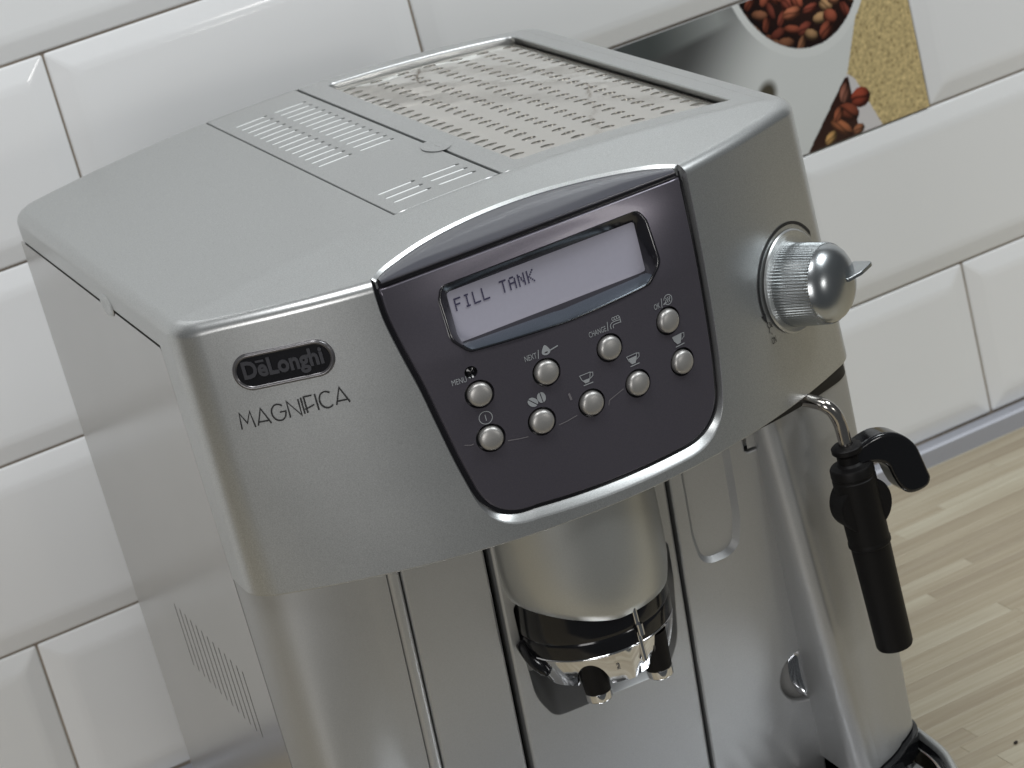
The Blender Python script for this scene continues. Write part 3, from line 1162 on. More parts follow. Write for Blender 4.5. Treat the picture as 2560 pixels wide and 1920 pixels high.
# ---- side panels and back
def side_panel(sgn):
    b = MB()
    sl = []
    if sgn < 0:
        for i in range(13):
            yv = 0.0428 + i * 0.00873
            sl.append(rrect(yv - 0.0008, yv + 0.0008, -0.1945 - 0.0002 * i, -0.1615 - 0.0002 * i, 0.0007, 4))
    outl = rrect(0.0032, YB - 0.004, -0.345, -0.0008, 0.002, 3)
    V2, F2 = cdt([outl], sl)
    b.add(np.c_[np.full(len(V2), sgn * 0.1408), V2], F2, np.tile([sgn, 0, 0], (len(V2), 1)))
    b.grid(np.stack([np.c_[np.full(len(outl), sgn * 0.1408), outl], np.c_[np.full(len(outl), sgn * 0.1385), outl]], 1), closeu=True, flip=(sgn > 0))
    for h in sl:
        b.grid(np.stack([np.c_[np.full(len(h), sgn * 0.1408), h], np.c_[np.full(len(h), sgn * 0.1393), h]], 1), closeu=True)
    o = part(b, 'side_panel', M_SIDE)
    for h in sl:
        lb = MB()
        y0, y1, z0, z1 = h[:, 0].min(), h[:, 0].max(), h[:, 1].min(), h[:, 1].max()
        lb.grid(np.array([[(sgn * 0.1398, y0, z0 + 0.0006), (sgn * 0.1398, y0, z1)], [(sgn * 0.1398, y1, z0 + 0.0006), (sgn * 0.1398, y1, z1)]]))
        lb.grid(np.array([[(sgn * 0.14075, y0, z0), (sgn * 0.1398, y0, z0 + 0.0009)], [(sgn * 0.14075, y1, z0), (sgn * 0.1398, y1, z0 + 0.0009)]]))
        part(lb, 'louvre', M_SIDELOUVRE, o)
    return o


side_panel(-1)
side_panel(1)
bb = MB()
bb.box((-0.138, YB - 0.006, -0.345), (0.138, YB - 0.001, 0.0))
part(bb, 'back_panel', M_SLOT)
for sx in (-0.11, 0.11):
    for sy in (0.03, 0.21):
        fb = MB()
        fb.lathe([(0.0, -ZS + 0.0003), (0.011, -ZS + 0.0003), (0.012, -ZS + 0.003), (0.012, -0.339)], (sx, sy, 0), (0, 0, 1), (1, 0, 0), 24)
        part(fb, 'foot', M_BLACK)

# ------------------------------------------------------------------ control panel
def yp(x, z):
    t = np.clip((0.0125 - z) / 0.0345, 0, 1)
    t = t * t * (3 - 2 * t) * 0.5 + t * 0.5
    return (1 - t) * (-0.0608) + t * (yf(x) + 0.0018)


def ypn(x, z):
    e = 1e-5
    gx_ = (yp(x + e, z) - yp(x - e, z)) / (2 * e)
    gz_ = (yp(x, z + e) - yp(x, z - e)) / (2 * e)
    n = np.stack([gx_, -np.ones_like(gx_), gz_], -1)
    return n / np.linalg.norm(n, axis=-1, keepdims=True)


wi_out = opening(0.0004, 0.0030)
bez_loop = np.concatenate([wi_out[wi_out[:, 1] < 0.0125], [(0.0672, 0.0125), (-0.0682, 0.0125)]])
bez_loop[:, 1] = np.minimum(bez_loop[:, 1], 0.0125)
cp = MB()
lcd_out = roundpoly([(-0.0456, -0.0010), (-0.0462, -0.0170), (-0.0405, -0.0236), (0.0, -0.0252), (0.0395, -0.0243), (0.0472, -0.0180), (0.0470, -0.0005), (0.0445, 0.0046), (-0.0430, 0.0040)],
                    [0.004, 0.006, 0.004, 0.05, 0.004, 0.006, 0.004, 0.004, 0.004], 6)
V2, F2 = cdt([bez_loop], [lcd_out], step=0.006)
yy = yp(V2[:, 0], V2[:, 1]) + 0.0021
cp.add(np.c_[V2[:, 0], yy, V2[:, 1]], F2, ypn(V2[:, 0], V2[:, 1]))
panel_o = part(cp, 'control_panel', M_BEZEL)

face_loop = opening(0.0030, 0.0052)
face_loop = face_loop[face_loop[:, 1] < 0.0100]
face_loop = np.concatenate([face_loop, roundpoly([(face_loop[-1][0], 0.0108), (face_loop[0][0], 0.0108), (face_loop[0][0], 0.0100), (face_loop[-1][0], 0.0100)], 0.0002, 2)[:4]])
face_loop = np.concatenate([face_loop[:-4], resample(np.array([(face_loop[-5][0], 0.0106), (face_loop[0][0], 0.0106)]), 0.004)])
if area2(face_loop) < 0:
    face_loop = face_loop[::-1]
btn = [(-0.0408, -0.0412), (-0.0131, -0.0415), (0.0150, -0.0417), (0.0436, -0.0417),
       (-0.0410, -0.0600), (-0.0199, -0.0602), (0.0018, -0.0604), (0.0233, -0.0605), (0.0456, -0.0605)]
RBTN = 0.0049
holes = [lcd_out] + [circle(x, z, RBTN + 0.0010, 32) for x, z in btn] + [circle(-0.0418, -0.0316, 0.0026, 20)]
fp_ = MB()
i1 = inset(face_loop, 0.0006)
V2, F2 = cdt([i1], holes, step=0.005)
fp_.add(np.c_[V2[:, 0], yp(V2[:, 0], V2[:, 1]), V2[:, 1]], F2, ypn(V2[:, 0], V2[:, 1]))
lift = lambda p, d: np.c_[p[:, 0], yp(p[:, 0], p[:, 1]) + d, p[:, 1]]
fp_.grid(np.stack([lift(i1, 0), lift(inset(face_loop, 0.0002), 0.0002), lift(face_loop, 0.0006), lift(face_loop, 0.003)], 1), closeu=True, flip=True)
for h in holes[1:]:
    h2 = inset(h, -0.0003)
    fp_.grid(np.stack([lift(h, 0), lift(h, 0.003)], 1), closeu=True, flip=False)
part(fp_, 'face_plate', M_FACE, panel_o)

# visor between the arc and the straight edge
vb = MB()
va = arcline()[2:-2]
g, = [[]]
for x, y_ in va:
    f_ = 1 - 0.0012 / 0.068
    A = np.array([x * f_, y_ - 0.0011, float(Ttop(x, y_)) - 0.0012])
    B = np.array([x * f_, min(-0.0606, A[1] - 0.0002), 0.0138])
    row = []
    for t in np.linspace(0, 1, 10):
        p = A * (1 - t) + B * t
        p[2] += 0.0010 * math.sin(math.pi * t) * min(1, (A[1] - B[1]) / 0.012)
        row.append(p)
    g.append(row)
g = np.array(g)
vb.grid(g)
B = g[:, -1]
vb.grid(np.stack([B, B + [0, -0.0004, -0.0005], B + [0, -0.0003, -0.0012], B + [0, 0.003, -0.0013]], 1))
part(vb, 'visor', M_VISOR, panel_o)

# display recess, screen and its characters
YL = -0.0595
lcd_in = roundpoly([(-0.0405, -0.0002), (-0.0405, -0.0215), (0.0425, -0.0215), (0.0425, -0.0002)], 0.0012, 6)
a_out = resample(np.concatenate([lcd_out, lcd_out[:1]]), 0.0012)[:-1]
# match the inner loop to the outer by direction from the centre
c0 = np.array([0.001, -0.0108])
lin = resample(np.concatenate([lcd_in, lcd_in[:1]]), 0.0004)
scale = np.array([0.0415, 0.0107])
ao = np.arctan2(*(((a_out - c0) / np.array([0.0462, 0.0148])).T[::-1]))
ai = np.arctan2(*(((lin - c0) / scale).T[::-1]))
b_in = np.array([lin[np.argmin(np.abs(np.angle(np.exp(1j * (ai - t)))))] for t in ao])
rb = MB()
P0 = np.c_[a_out[:, 0], yp(a_out[:, 0], a_out[:, 1]) - 0.0003, a_out[:, 1]]
a1 = a_out * 0.97 + c0 * 0.03
P1 = np.c_[a1[:, 0], yp(a1[:, 0], a1[:, 1]) + 0.0004, a1[:, 1]]
P3 = np.c_[b_in[:, 0], np.full(len(b_in), YL - 0.0002), b_in[:, 1]]
P2 = P1 * 0.30 + P3 * 0.70
P2[:, 1] = P1[:, 1] * 0.38 + P3[:, 1] * 0.62
rb.grid(np.stack([P0 + [0, 0.0012, 0], P0, P1], 1), closeu=True)
rb.grid(np.stack([P1, P1 * 0.65 + P2 * 0.35, P2, P3], 1), closeu=True)
lg = MB()
kk = (a_out[:, 1] < -0.0205) & (np.abs(a_out[:, 0]) < 0.0435)
od = np.argsort(a_out[kk][:, 0])
A_ = P1[kk][od] + [0, -0.0003, 0.0004]
B_ = P3[kk][od].copy()
B_[:, 0] = np.clip(np.interp(A_[:, 0], [-0.042, 0.042], [-0.0400, 0.0420]), -0.0400, 0.0420)
B_[:, 1:] = (YL - 0.0008, -0.0217)
lg.grid(np.stack([A_ + [0, 0.0004, -0.0006], A_, A_ * 0.5 + B_ * 0.5 + [0, 0, 0.0002], B_, B_ + [0, 0, -0.0010]], 1))
part(lg, 'display_ledge', M_LEDGE, panel_o)
rb.grid(np.stack([P3, P3 + [0, 0.0012, 0]], 1), closeu=True)
part(rb, 'display_frame', M_BEZEL, panel_o)
sc = MB()
sc.box((-0.042, YL, -0.0228), (0.044, YL + 0.002, 0.0010))
part(sc, 'screen', M_LCD, panel_o)
F57 = {'F': ["11111", "10000", "10000", "11110", "10000", "10000", "10000"], 'I': ["01110", "00100", "00100", "00100", "00100", "00100", "01110"],
       'L': ["10000"] * 6 + ["11111"], 'T': ["11111"] + ["00100"] * 6, 'A': ["01110", "10001", "10001", "11111", "10001", "10001", "10001"],
       'N': ["10001", "11001", "10101", "10101", "10011", "10001", "10001"], 'K': ["10001", "10010", "10100", "11000", "10100", "10010", "10001"]}
ib = MB()
pit = 0.00373
dx, dz = 0.00060, 0.00075
for row in range(2):
    for c in range(16):
        x0 = -0.0384 + c * pit * 1.06
        z0 = -0.0036 - row * 0.0086
        ch = 'FILL TANK'[c] if row == 0 and c < 9 else ' '
        if ch != ' ':
            for r_, line in enumerate(F57[ch]):
                for q, on in enumerate(line):
                    if on == '1':
                        a, b_ = x0 + q * dx, z0 - r_ * dz
                        ib.add([(a, YL - 0.0003, b_), (a + dx * .93, YL - 0.0003, b_), (a + dx * .93, YL - 0.0003, b_ - dz * .93), (a, YL - 0.0003, b_ - dz * .93)], [(0, 3, 2, 1)])
part(ib, 'display_text', M_INK, panel_o)

# buttons
for x, z in btn:
    b = MB()
    n = ypn(np.array(x), np.array(z))
    o_ = np.array([x, float(yp(x, z)), z])
    prof = [(0.0005, 0.0024), (0.0025, 0.0023), (0.0037, 0.0020), (0.0044, 0.0016), (RBTN - 0.0002, 0.0011), (RBTN, 0.0006), (RBTN, -0.0015)]
    b.lathe(prof[::-1], o_, n, (1, 0, 0), 40)
    b.lathe([(0.0005, 0.0024), (0.0, 0.0024)], o_, n, (1, 0, 0), 40)
    part(b, 'button', M_BUTTON, panel_o)
b = MB()
b.lathe([(0.0025, -0.0006), (0.0016, -0.0016), (0.0, -0.0010)], (-0.0418, float(yp(-0.0418, -0.0316)), -0.0316), ypn(np.array(-0.0418), np.array(-0.0316)), (1, 0, 0), 20)
part(b, 'sensor_eye', M_GLOSSBLACK, panel_o)

# ---- flat print: strokes and text laid on a surface
def ribbon(mb, pts, wdt, surf, lay=0.0):
    p = np.array(pts, float)
    closed = np.linalg.norm(p[0] - p[-1]) < 1e-9
    t = np.diff(p, axis=0)
    t /= np.linalg.norm(t, axis=1)[:, None] + 1e-15
    L, Rr = [], []
    for i in range(len(p)):
        if closed and i in (0, len(p) - 1):
            a, b_ = t[-1], t[0]
        else:
            a, b_ = t[max(0, i - 1)], t[min(len(t) - 1, i)]
        na = np.array([-a[1], a[0]])
        nb2 = np.array([-b_[1], b_[0]])
        mm = na + nb2
        mm /= np.linalg.norm(mm) + 1e-9
        s_ = min(1.8, 1 / max(0.3, np.dot(mm, na)))
        L.append(p[i] + mm * wdt / 2 * s_)
        Rr.append(p[i] - mm * wdt / 2 * s_)
    g = np.stack([surf(np.array(L), lay), surf(np.array(Rr), lay)], 1)
    mb.grid(g, flip=True)


def s_panel(p, lay=0.0):
    return np.c_[p[:, 0], yp(p[:, 0], p[:, 1]) - 0.00022 - lay, p[:, 1]]


def s_wall(p, lay=0.0):
    return np.c_[p[:, 0], yf(p[:, 0]) - 0.00022 - lay, p[:, 1]]


def poly_on(mb, poly, surf, lay=0.0, holes=()):
    V2, F2 = cdt([poly], list(holes))
    V = surf(V2, lay)
    mb.add(V, F2, np.tile([0, -1, 0], (len(V), 1)))


def text2d(txt, size, cond=1.0, off=0.0):
    cu = bpy.data.curves.new('t', 'FONT')
    cu.body = txt
    cu.size = 1.0
    cu.offset = off
    cu.resolution_u = 3
    ob = bpy.data.objects.new('t', cu)
    COL.objects.link(ob)
    dg = bpy.context.evaluated_depsgraph_get()
    dg.update()
    me = ob.evaluated_get(dg).to_mesh()
    V = np.array([v.co[:] for v in me.vertices])[:, :2]
    F = [tuple(p.vertices) for p in me.polygons]
    ob.evaluated_get(dg).to_mesh_clear()
    bpy.data.objects.remove(ob)
    bpy.data.curves.remove(cu)
    V = V - V.min(0)
    V *= size / V[:, 1].max()
    V[:, 0] *= cond
    return V, F


def text_on(mb, txt, x, z, size, surf, cond=0.62, rot=0.0, off=0.0, width=None):
    V, F = text2d(txt, size, cond, off)
    if width:
        V[:, 0] *= width / V[:, 0].max()
    c, s_ = math.cos(rot), math.sin(rot)
    Q = np.c_[x + V[:, 0] * c - V[:, 1] * s_, z + V[:, 0] * s_ + V[:, 1] * c]
    W = surf(Q)
    mb.add(W, F, np.tile([0, -1, 0], (len(W), 1)))
    return V[:, 0].max()


def label_part(fn, name='panel_print', material=M_PRINT, parent=panel_o):
    b = MB()
    fn(b)
    return part(b, name, material, parent) if parent is not None else part(b, name, material)


def circ_pts(cx, cz, r, a0=0, a1=360, n=26, ry=None):
    return [(cx + r * math.cos(math.radians(a)), cz + (ry or r) * math.sin(math.radians(a))) for a in np.linspace(a0, a1, n)]


LW = 0.00032
TZ = 0.0023
label_part(lambda b: text_on(b, 'MENU', -0.0500, -0.0347, TZ, s_panel, width=0.0058))


def lab_next(b):
    text_on(b, 'NEXT', -0.0204, -0.0345, TZ, s_panel, width=0.0050)
    ribbon(b, [(-0.0150, -0.0350), (-0.0142, -0.0315)], LW, s_panel)
    d = catmull([(-0.0113, -0.0305), (-0.0130, -0.0328), (-0.0128, -0.0341), (-0.0113, -0.0347), (-0.0098, -0.0341), (-0.0096, -0.0328)], 6, True)
    poly_on(b, d, s_panel, 0, [circle(-0.0113, -0.0336, 0.0008, 10, 0.0003)])
    ribbon(b, [(-0.0095, -0.0333), (-0.0060, -0.0326)], 0.0005, s_panel)


label_part(lab_next)


def lab_change(b):
    text_on(b, 'CHANGE', 0.0076, -0.0346, TZ, s_panel, width=0.0078)
    ribbon(b, [(0.0160, -0.0349), (0.0166, -0.0312)], LW, s_panel)
    ribbon(b, catmull([(0.0176, -0.0347), (0.0176, -0.0332), (0.0186, -0.0323), (0.0205, -0.0322), (0.0224, -0.0325)], 5), LW, s_panel)
    ribbon(b, catmull([(0.0187, -0.0347), (0.0188, -0.0336), (0.0197, -0.0333), (0.0224, -0.0334)], 5), LW, s_panel, 2e-5)
    ribbon(b, [(0.0224, -0.0337), (0.0224, -0.0311)], LW, s_panel, 4e-5)
    for i in range(3):
        ribbon(b, circ_pts(0.0194 + i * 0.0011, -0.0310, 0.0006, n=14), LW * .8, s_panel, 2e-5 * i)


label_part(lab_change)


def lab_ok(b):
    text_on(b, 'OK', 0.0386, -0.0351, TZ, s_panel, width=0.0029)
    ribbon(b, [(0.0422, -0.0355), (0.0428, -0.0317)], LW, s_panel)
    ribbon(b, circ_pts(0.0458, -0.0334, 0.0020, -150, 170), LW, s_panel)
    for i in range(3):
        ribbon(b, catmull([(0.0448 + i * .0009, -0.0346), (0.0445 + i * .0009, -0.0338), (0.0451 + i * .0009, -0.0331), (0.0448 + i * .0009, -0.0323)], 5), LW, s_panel, 2e-5)
    ribbon(b, [(0.0432, -0.0346), (0.0447, -0.0340)], LW * 1.6, s_panel, 4e-5)


label_part(lab_ok)


def lab_power(b):
    ribbon(b, circ_pts(-0.0410, -0.0512, 0.0026), LW, s_panel)
    ribbon(b, [(-0.0410, -0.0499), (-0.0410, -0.0525)], LW, s_panel)


label_part(lab_power)


def lab_beans(b):
    for cx, cz, ang in ((-0.0216, -0.0513, 135), (-0.0178, -0.0506, 95)):
        a = math.radians(ang)
        u = np.array([math.cos(a), math.sin(a)])
        v = np.array([-u[1], u[0]])
        for sg in (-1, 1):
            pts = [np.array([cx, cz]) + u * 0.0022 * math.cos(t) + v * sg * (0.00018 + 0.0016 * math.sin(t)) for t in np.linspace(0, math.pi, 12)]
            poly_on(b, np.array(pts), s_panel)


label_part(lab_beans)


def cup_icon(x, z, s_, fill):
    def fn(b):
        q = lambda pts: [(x + a * s_, z + c * s_) for a, c in pts]
        rim = [(-1.0, 1.0), (0.75, 1.0), (0.55, 0.3), (0.2, -0.35), (-0.35, -0.35), (-0.8, 0.3)]
        if fill >= 1:
            poly_on(b, np.array(q(rim)), s_panel)
        else:
            ribbon(b, q(rim + [rim[0]]), LW * .9, s_panel)
            lv = 0.15 if fill < 0.4 else 0.62
            wl = 0.55 + 0.28 * (lv - 0.3)
            poly_on(b, np.array(q([(-0.8 - 0.15 * (lv - .3), lv), (wl, lv), (0.2, -0.35), (-0.35, -0.35)])), s_panel, 3e-5)
        ribbon(b, q([(0.75, 0.95), (1.15, 0.85), (1.05, 0.35), (0.5, 0.05)]), LW * .9, s_panel, 5e-5)
        ribbon(b, q([(-0.75, -0.62), (0.85, -0.62)]), LW * 1.2, s_panel, 6e-5)
    return fn


label_part(cup_icon(0.0022, -0.0506, 0.0027, 0.3))
label_part(cup_icon(0.0238, -0.0509, 0.0027, 0.7))
label_part(cup_icon(0.0462, -0.0517, 0.0028, 1.0))


def scuffs(b):
    for pts in ([(-0.0516, -0.0596), (-0.0490, -0.0604), (-0.0481, -0.0602)], [(-0.0350, -0.0632), (-0.0300, -0.0640), (-0.0268, -0.0643)],
                [(-0.0138, -0.0640), (-0.0100, -0.0637), (-0.0055, -0.0629)], [(0.0085, -0.0640), (0.0092, -0.0622), (0.0120, -0.0613), (0.0165, -0.0600)]):
        ribbon(b, pts, 0.00038, s_panel)
    ribbon(b, [(-0.0066, -0.0530), (-0.0062, -0.0560)], 0.0009, s_panel)


label_part(scuffs, 'scuff_marks', M_SCRATCH)

# ---- badge and lettering on the left of the front
def arc_x(u, x0):
    """abscissa on the front at arc length u to the right of x0"""
    xs = np.linspace(-0.141, 0.13, 800)
    s_ = np.r_[0, np.cumsum(np.hypot(np.diff(xs), np.diff(yf(xs))))]
    return np.interp(np.interp(x0, xs, s_) + u, s_, xs)


xbc = -0.1070
Lb, Hb = 0.0205, 0.0078


def s_badge(d):
    def f(p, lay=0.0):
        x = arc_x(p[:, 0], xbc)
        n = Wn(x)
        q = np.c_[x, yf(x), p[:, 1]]
        return q + n * (d + lay)
    return f


def bplan(e):
    return rrect(-Lb - e, Lb + e, -0.0091 - Hb - e + 0.0002, -0.0091 + Hb + e, Hb + e - 0.0002, 12)


bd = MB()
p_out = bplan(0.0)
rows_ = [(0.0, 0.0001), (-0.0002, 0.0009), (-0.0007, 0.0013), (-0.0013, 0.0013), (-0.0018, 0.0007)]
g = np.stack([s_badge(d)(bplan(e)) for e, d in rows_], 1)
bd.grid(g, closeu=True)
badge = part(bd, 'badge', M_BADGERIM)
bi = MB()
V2, F2 = cdt([bplan(-0.0017)], [], step=0.004)
bi.add(s_badge(0.0007)(V2), F2, Wn(arc_x(V2[:, 0], xbc)))
part(bi, 'badge_field', M_BADGE, badge)


def s_letter(p, lay=0.0):
    return s_badge(0.00125)(p, lay)


lt = MB()
V, F = text2d('DeLonghi', 0.0094, 1.0, 0.032)
V[:, 0] *= 0.0322 / V[:, 0].max()
V[:, 0] -= 0.0161
V[:, 1] += -0.0091 - 0.0046
tops = s_letter(V)
lt.add(tops, F, Wn(arc_x(V[:, 0], xbc)))
# sides of the raised letters
ed = {}
for f_ in F:
    for i in range(len(f_)):
        a, b_ = f_[i], f_[(i + 1) % len(f_)]
        if (b_, a) in ed:
            del ed[(b_, a)]
        else:
            ed[(a, b_)] = 1
low = s_badge(0.0007)(V)
for a, b_ in ed:
    lt.add([tops[a], tops[b_], low[b_], low[a]], [(3, 2, 1, 0)])
# bar over the e
for x0, x1, z0, z1 in ((-0.0102, -0.0068, -0.0055, -0.0046),):
    q = np.array([(x0, z0), (x1, z0), (x1, z1), (x0, z1)])
    lt.add(s_letter(q, 4e-5), [(0, 1, 2, 3)], Wn(arc_x(q[:, 0], xbc)))
part(lt, 'badge_letters', M_LETTER, badge)

# MAGNIFICA in thin strokes (unit cell: height 1)
ST = {'M': ([[(0, 0), (0.12, 1), (0.52, 0.32), (0.92, 1), (1.04, 0)]], 1.04), 'A': ([[(0, 0), (0.50, 1), (1.0, 0)], [(0.10, 0.20), (0.90, 0.20)]], 1.0),
      'G': ([circ_pts(0.52, 0.5, 0.52, 45, 360, 24, 0.5) + [(0.62, 0.5)]], 1.04), 'N': ([[(0, 0), (0.02, 1), (0.86, 0), (0.88, 1)]], 0.88), 'I': ([[(0, 0), (0, 1)]], 0.0),
      'F': ([[(0, 0), (0, 1), (0.62, 1)], [(-0.12, 0.26), (0.0, 0.26), (0.62, 0.42)]], 0.62), 'C': ([circ_pts(0.52, 0.5, 0.52, 48, 312, 22, 0.5)], 0.90)}
mg = MB()
tot = 0
for ch in 'MAGNIFICA':
    tot += ST[ch][1] + 0.22
hgt = 0.0068
cw = 0.0445 / ((tot - 0.22) * hgt)
u = 0.0
xs0 = -0.1272


def s_mag(p, lay=0.0):
    x = arc_x(p[:, 0], xs0)
    return np.c_[x, yf(x), p[:, 1]] + Wn(x) * (0.0002 + lay)


lay = 0
for ch in 'MAGNIFICA':
    for st in ST[ch][0]:
        pts = np.array([((u + a) * hgt * cw, -0.0317 + c * hgt + (u * hgt * cw) * 0.055) for a, c in st])
        ribbon(mg, pts, 0.00062, s_mag, lay)
        lay += 2e-5
    u += ST[ch][1] + 0.22
part(mg, 'front_lettering', M_BLACKPRINT)

# ------------------------------------------------------------------ steam knob
kx, kz = 0.1125, -0.0552
kn = Wn(np.array(kx))
ko = np.array([kx, yf(kx), kz])
ke1 = np.array([-kn[1], kn[0], 0.0])          # to the right along the surface
# dished seat round the knob
kd = MB()
kd.lathe([(0.0219, 0.0), (0.0216, 0.0004), (0.0212, 0.0007), (0.0207, 0.0007), (0.0196, 0.0004), (0.0180, 0.0002), (0.010, 0.0002)][::-1], ko + kn * 0.0003, kn, ke1, 72)
part(kd, 'knob_seat', M_COVER)
kb_ = MB()
ko = ko + np.array([0.0, 0.0, -0.0016])
kn_s = kn
kn = kn + np.array([0, 0, 0.045])
kn /= np.linalg.norm(kn)
NR = 78
rm = lambda a: 1 + 0.011 * (1 if math.cos(a * NR) > 0 else -1) * abs(math.cos(a * NR)) ** 0.6
kb_.lathe([(0.0172, -0.001), (0.0174, 0.0012), (0.0171, 0.0100), (0.0168, 0.0172), (0.0165, 0.0182)], ko, kn, ke1, NR * 6, rmod=rm)
kb_.lathe([(0.0165, 0.0180), (0.0161, 0.0188), (0.0152, 0.0205), (0.0132, 0.0224), (0.0105, 0.0239), (0.0070, 0.0250), (0.0035, 0.0255), (0.0, 0.0256)], ko, kn, ke1, 72)
knob = part(kb_, 'steam_knob', M_KNOB)
tb_ = MB()
prof = roundpoly([(0.0015, 0.0235), (0.0018, 0.0262), (0.0080, 0.0292), (0.0170, 0.0298), (0.0176, 0.0200), (0.0150, 0.0190)], [0.0006, 0.001, 0.003, 0.0025, 0.001, 0.001], 5)
kt = ke1 * math.cos(0.10) + np.array([0, 0, 1.0]) * math.sin(0.10)
ks = np.cross(kn, kt)


def to_tab(p, d):
    p = np.asarray(p)
    return ko + kt * p[:, :1] + kn * p[:, 1:2] + ks * (0.0008 - d)


tb_.prism(prof, to_tab, 0.0016, 0.0004)
part(tb_, 'pointer_tab', M_KNOB, knob)
# printed arrow round the seat, symbol and ON
ka = MB()


def s_knob(p, lay=0.0):
    """2D offsets round the knob centre laid on the curved front"""
    x = arc_x(p[:, 0], kx)
    x = np.minimum(x, 0.1385)
    return np.c_[x, yf(x), kz + p[:, 1]] + Wn(x) * (0.00025 + lay)


angs = np.radians(np.linspace(20, 193, 60))
wid = 0.0011
L = np.array([(0.0250 * math.cos(a), 0.0250 * math.sin(a)) for a in angs])
Rr = np.array([(0.0237 * math.cos(a), 0.0237 * math.sin(a)) for a in angs])
ka.grid(np.stack([s_knob(L), s_knob(Rr)], 1))
a = math.radians(195)
tip = np.array([-0.0230, -0.0094])
ka.add(s_knob(np.array([(-0.0257, -0.0052), (-0.0229, -0.0048), tip]), 3e-5), [(0, 1, 2)], np.tile([0, -1, 0], (3, 1)))
part(ka, 'turn_arrow', M_BLACKPRINT)
kp = MB()
text_on(kp, 'ON', 0.0924, -0.0741, 0.0030, s_wall, width=0.0026)
for i, pts in enumerate(([(0.0922, -0.0688), (0.0926, -0.0668), (0.0920, -0.0656), (0.0924, -0.0640)], [(0.0926, -0.0668), (0.0940, -0.0664), (0.0946, -0.0672)],
                         [(0.0938, -0.0645), (0.0934, -0.0655), (0.0942, -0.0662), (0.0946, -0.0652)], [(0.0932, -0.0690), (0.0934, -0.0700)], [(0.0929, -0.0642), (0.0934, -0.0648)])):
    ribbon(kp, pts, 0.00028, s_wall, i * 2e-5)
part(kp, 'knob_print', M_BLACKPRINT)

# ------------------------------------------------------------------ lower front
plan = catmull([(-0.1405, 0.004), (-0.1404, -0.004), (-0.1388, -0.0135), (-0.1350, -0.0220), (-0.1280, -0.0285), (-0.1150, -0.0342), (-0.1000, -0.0385), (-0.0880, -0.0410), (-0.0600, -0.0425), (-0.03, -0.0430), (0.0, -0.0430), (0.04, -0.0425), (0.086, -0.0415), (0.10, -0.041)], 10)


def lean_w(x):
    t = np.clip((x + 0.141) / 0.053, 0, 1)
    return t * t * (3 - 2 * t)


def G(x, z):
    return np.interp(x, plan[:, 0], plan[:, 1]) + 0.2 * lean_w(x) * (-0.104 - z)


def Gn(x, z):
    e = 5e-4
    gx_ = (G(x + e, z) - G(x - e, z)) / (2 * e)
    gz_ = (G(x, z + e) - G(x, z - e)) / (2 * e)
    n = np.stack([gx_, -np.ones_like(gx_), gz_], -1)
    return n / np.linalg.norm(n, axis=-1, keepdims=True)


ZT, ZL = -0.0985, -0.335


def lower(name, x0, x1, er=0.0012, zt=ZT, zl=ZL, holes=(), dy=0.0, material=M_LOWER, loop=None, build=True):
    b = MB()
    if loop is None:
        q = [(x0, zl), (x1, zl), (x1, zt), (x0, zt)]
        loop = np.concatenate([resample(np.array([q[i], q[(i + 1) % 4]]), 0.006)[:-1] for i in range(4)])
    i1 = inset(loop, er)
    V2, F2 = cdt([i1], holes, step=(0.006, 0.02))
    f = lambda p, d: np.c_[p[:, 0], G(p[:, 0], p[:, 1]) + d + dy, p[:, 1]]
    b.add(f(V2, 0), F2, Gn(V2[:, 0], V2[:, 1]))
    b.grid(np.stack([f(i1, 0), f(inset(loop, er * .3), er * .3), f(loop, er), f(loop, er + 0.007)], 1), closeu=True, flip=True)
    return (part(b, name, material), f) if build else (b, f)


# left column: rounded corner built along the plan curve
b = MB()
pl_ = [p for p in plan if p[0] < -0.0893]
zs = np.linspace(ZT, ZL, 70)
g = np.array([[(p[0], p[1] + 0.2 * float(lean_w(p[0])) * (-0.104 - z), z) for z in zs] for p in pl_])
b.grid(g)
last = g[-1]
part(b, 'front_column', M_LOWER)
# bead between the column and the next face
bd = MB()
bprof = [(-0.0896, 0.0016), (-0.0895, -0.0002), (-0.0891, -0.0009), (-0.0884, -0.0013), (-0.0876, -0.0014), (-0.0862, -0.0013), (-0.0853, -0.0010), (-0.0847, -0.0003), (-0.0845, 0.0008), (-0.0845, 0.005)]
g = [[(x, float(G(x, z)) + d, z) for x, d in bprof] for z in zs]
bd.grid(np.array(g), flip=True)
part(bd, 'front_bead', M_LOWER)
lower('front_face', -0.0838, -0.0478, 0.0012)

# centre panel with the niche behind the spout
nich = roundpoly([(-0.0405, -0.1455), (-0.0400, -0.165), (-0.0380, -0.195), (-0.0310, -0.2080), (0.0240, -0.2095), (0.0310, -0.196), (0.0335, -0.165), (0.0335, -0.1455)], [0.004, 0.05, 0.03, 0.008, 0.008, 0.03, 0.05, 0.004], 6)
if area2(nich) < 0:
    nich = nich[::-1]
cb, f = lower('centre_panel', -0.0449, 0.0368, 0.0012, holes=[nich], build=False)
nin = nich.copy()
cxy = np.array([-0.0035, -0.150])
ni1 = inset(nich, 0.0008)
ni2 = inset(nich, 0.003)
ni2[:, 1] = np.where(ni2[:, 1] < -0.19, ni2[:, 1] * 0.35 + -0.188 * 0.65, ni2[:, 1])
P0, P1, P2 = f(nich, 0), f(ni1, 0.0008), f(ni2, 0.024)
cb.grid(np.stack([P0, P0 * .4 + P1 * .6, P1 * .8 + P2 * .2, P1 * .4 + P2 * .6, P2], 1), closeu=True)
V2, F2 = cdt([ni2], [])
cb.add(f(V2, 0.024), F2, Gn(V2[:, 0], V2[:, 1]))
part(cb, 'centre_panel', M_LOWER)

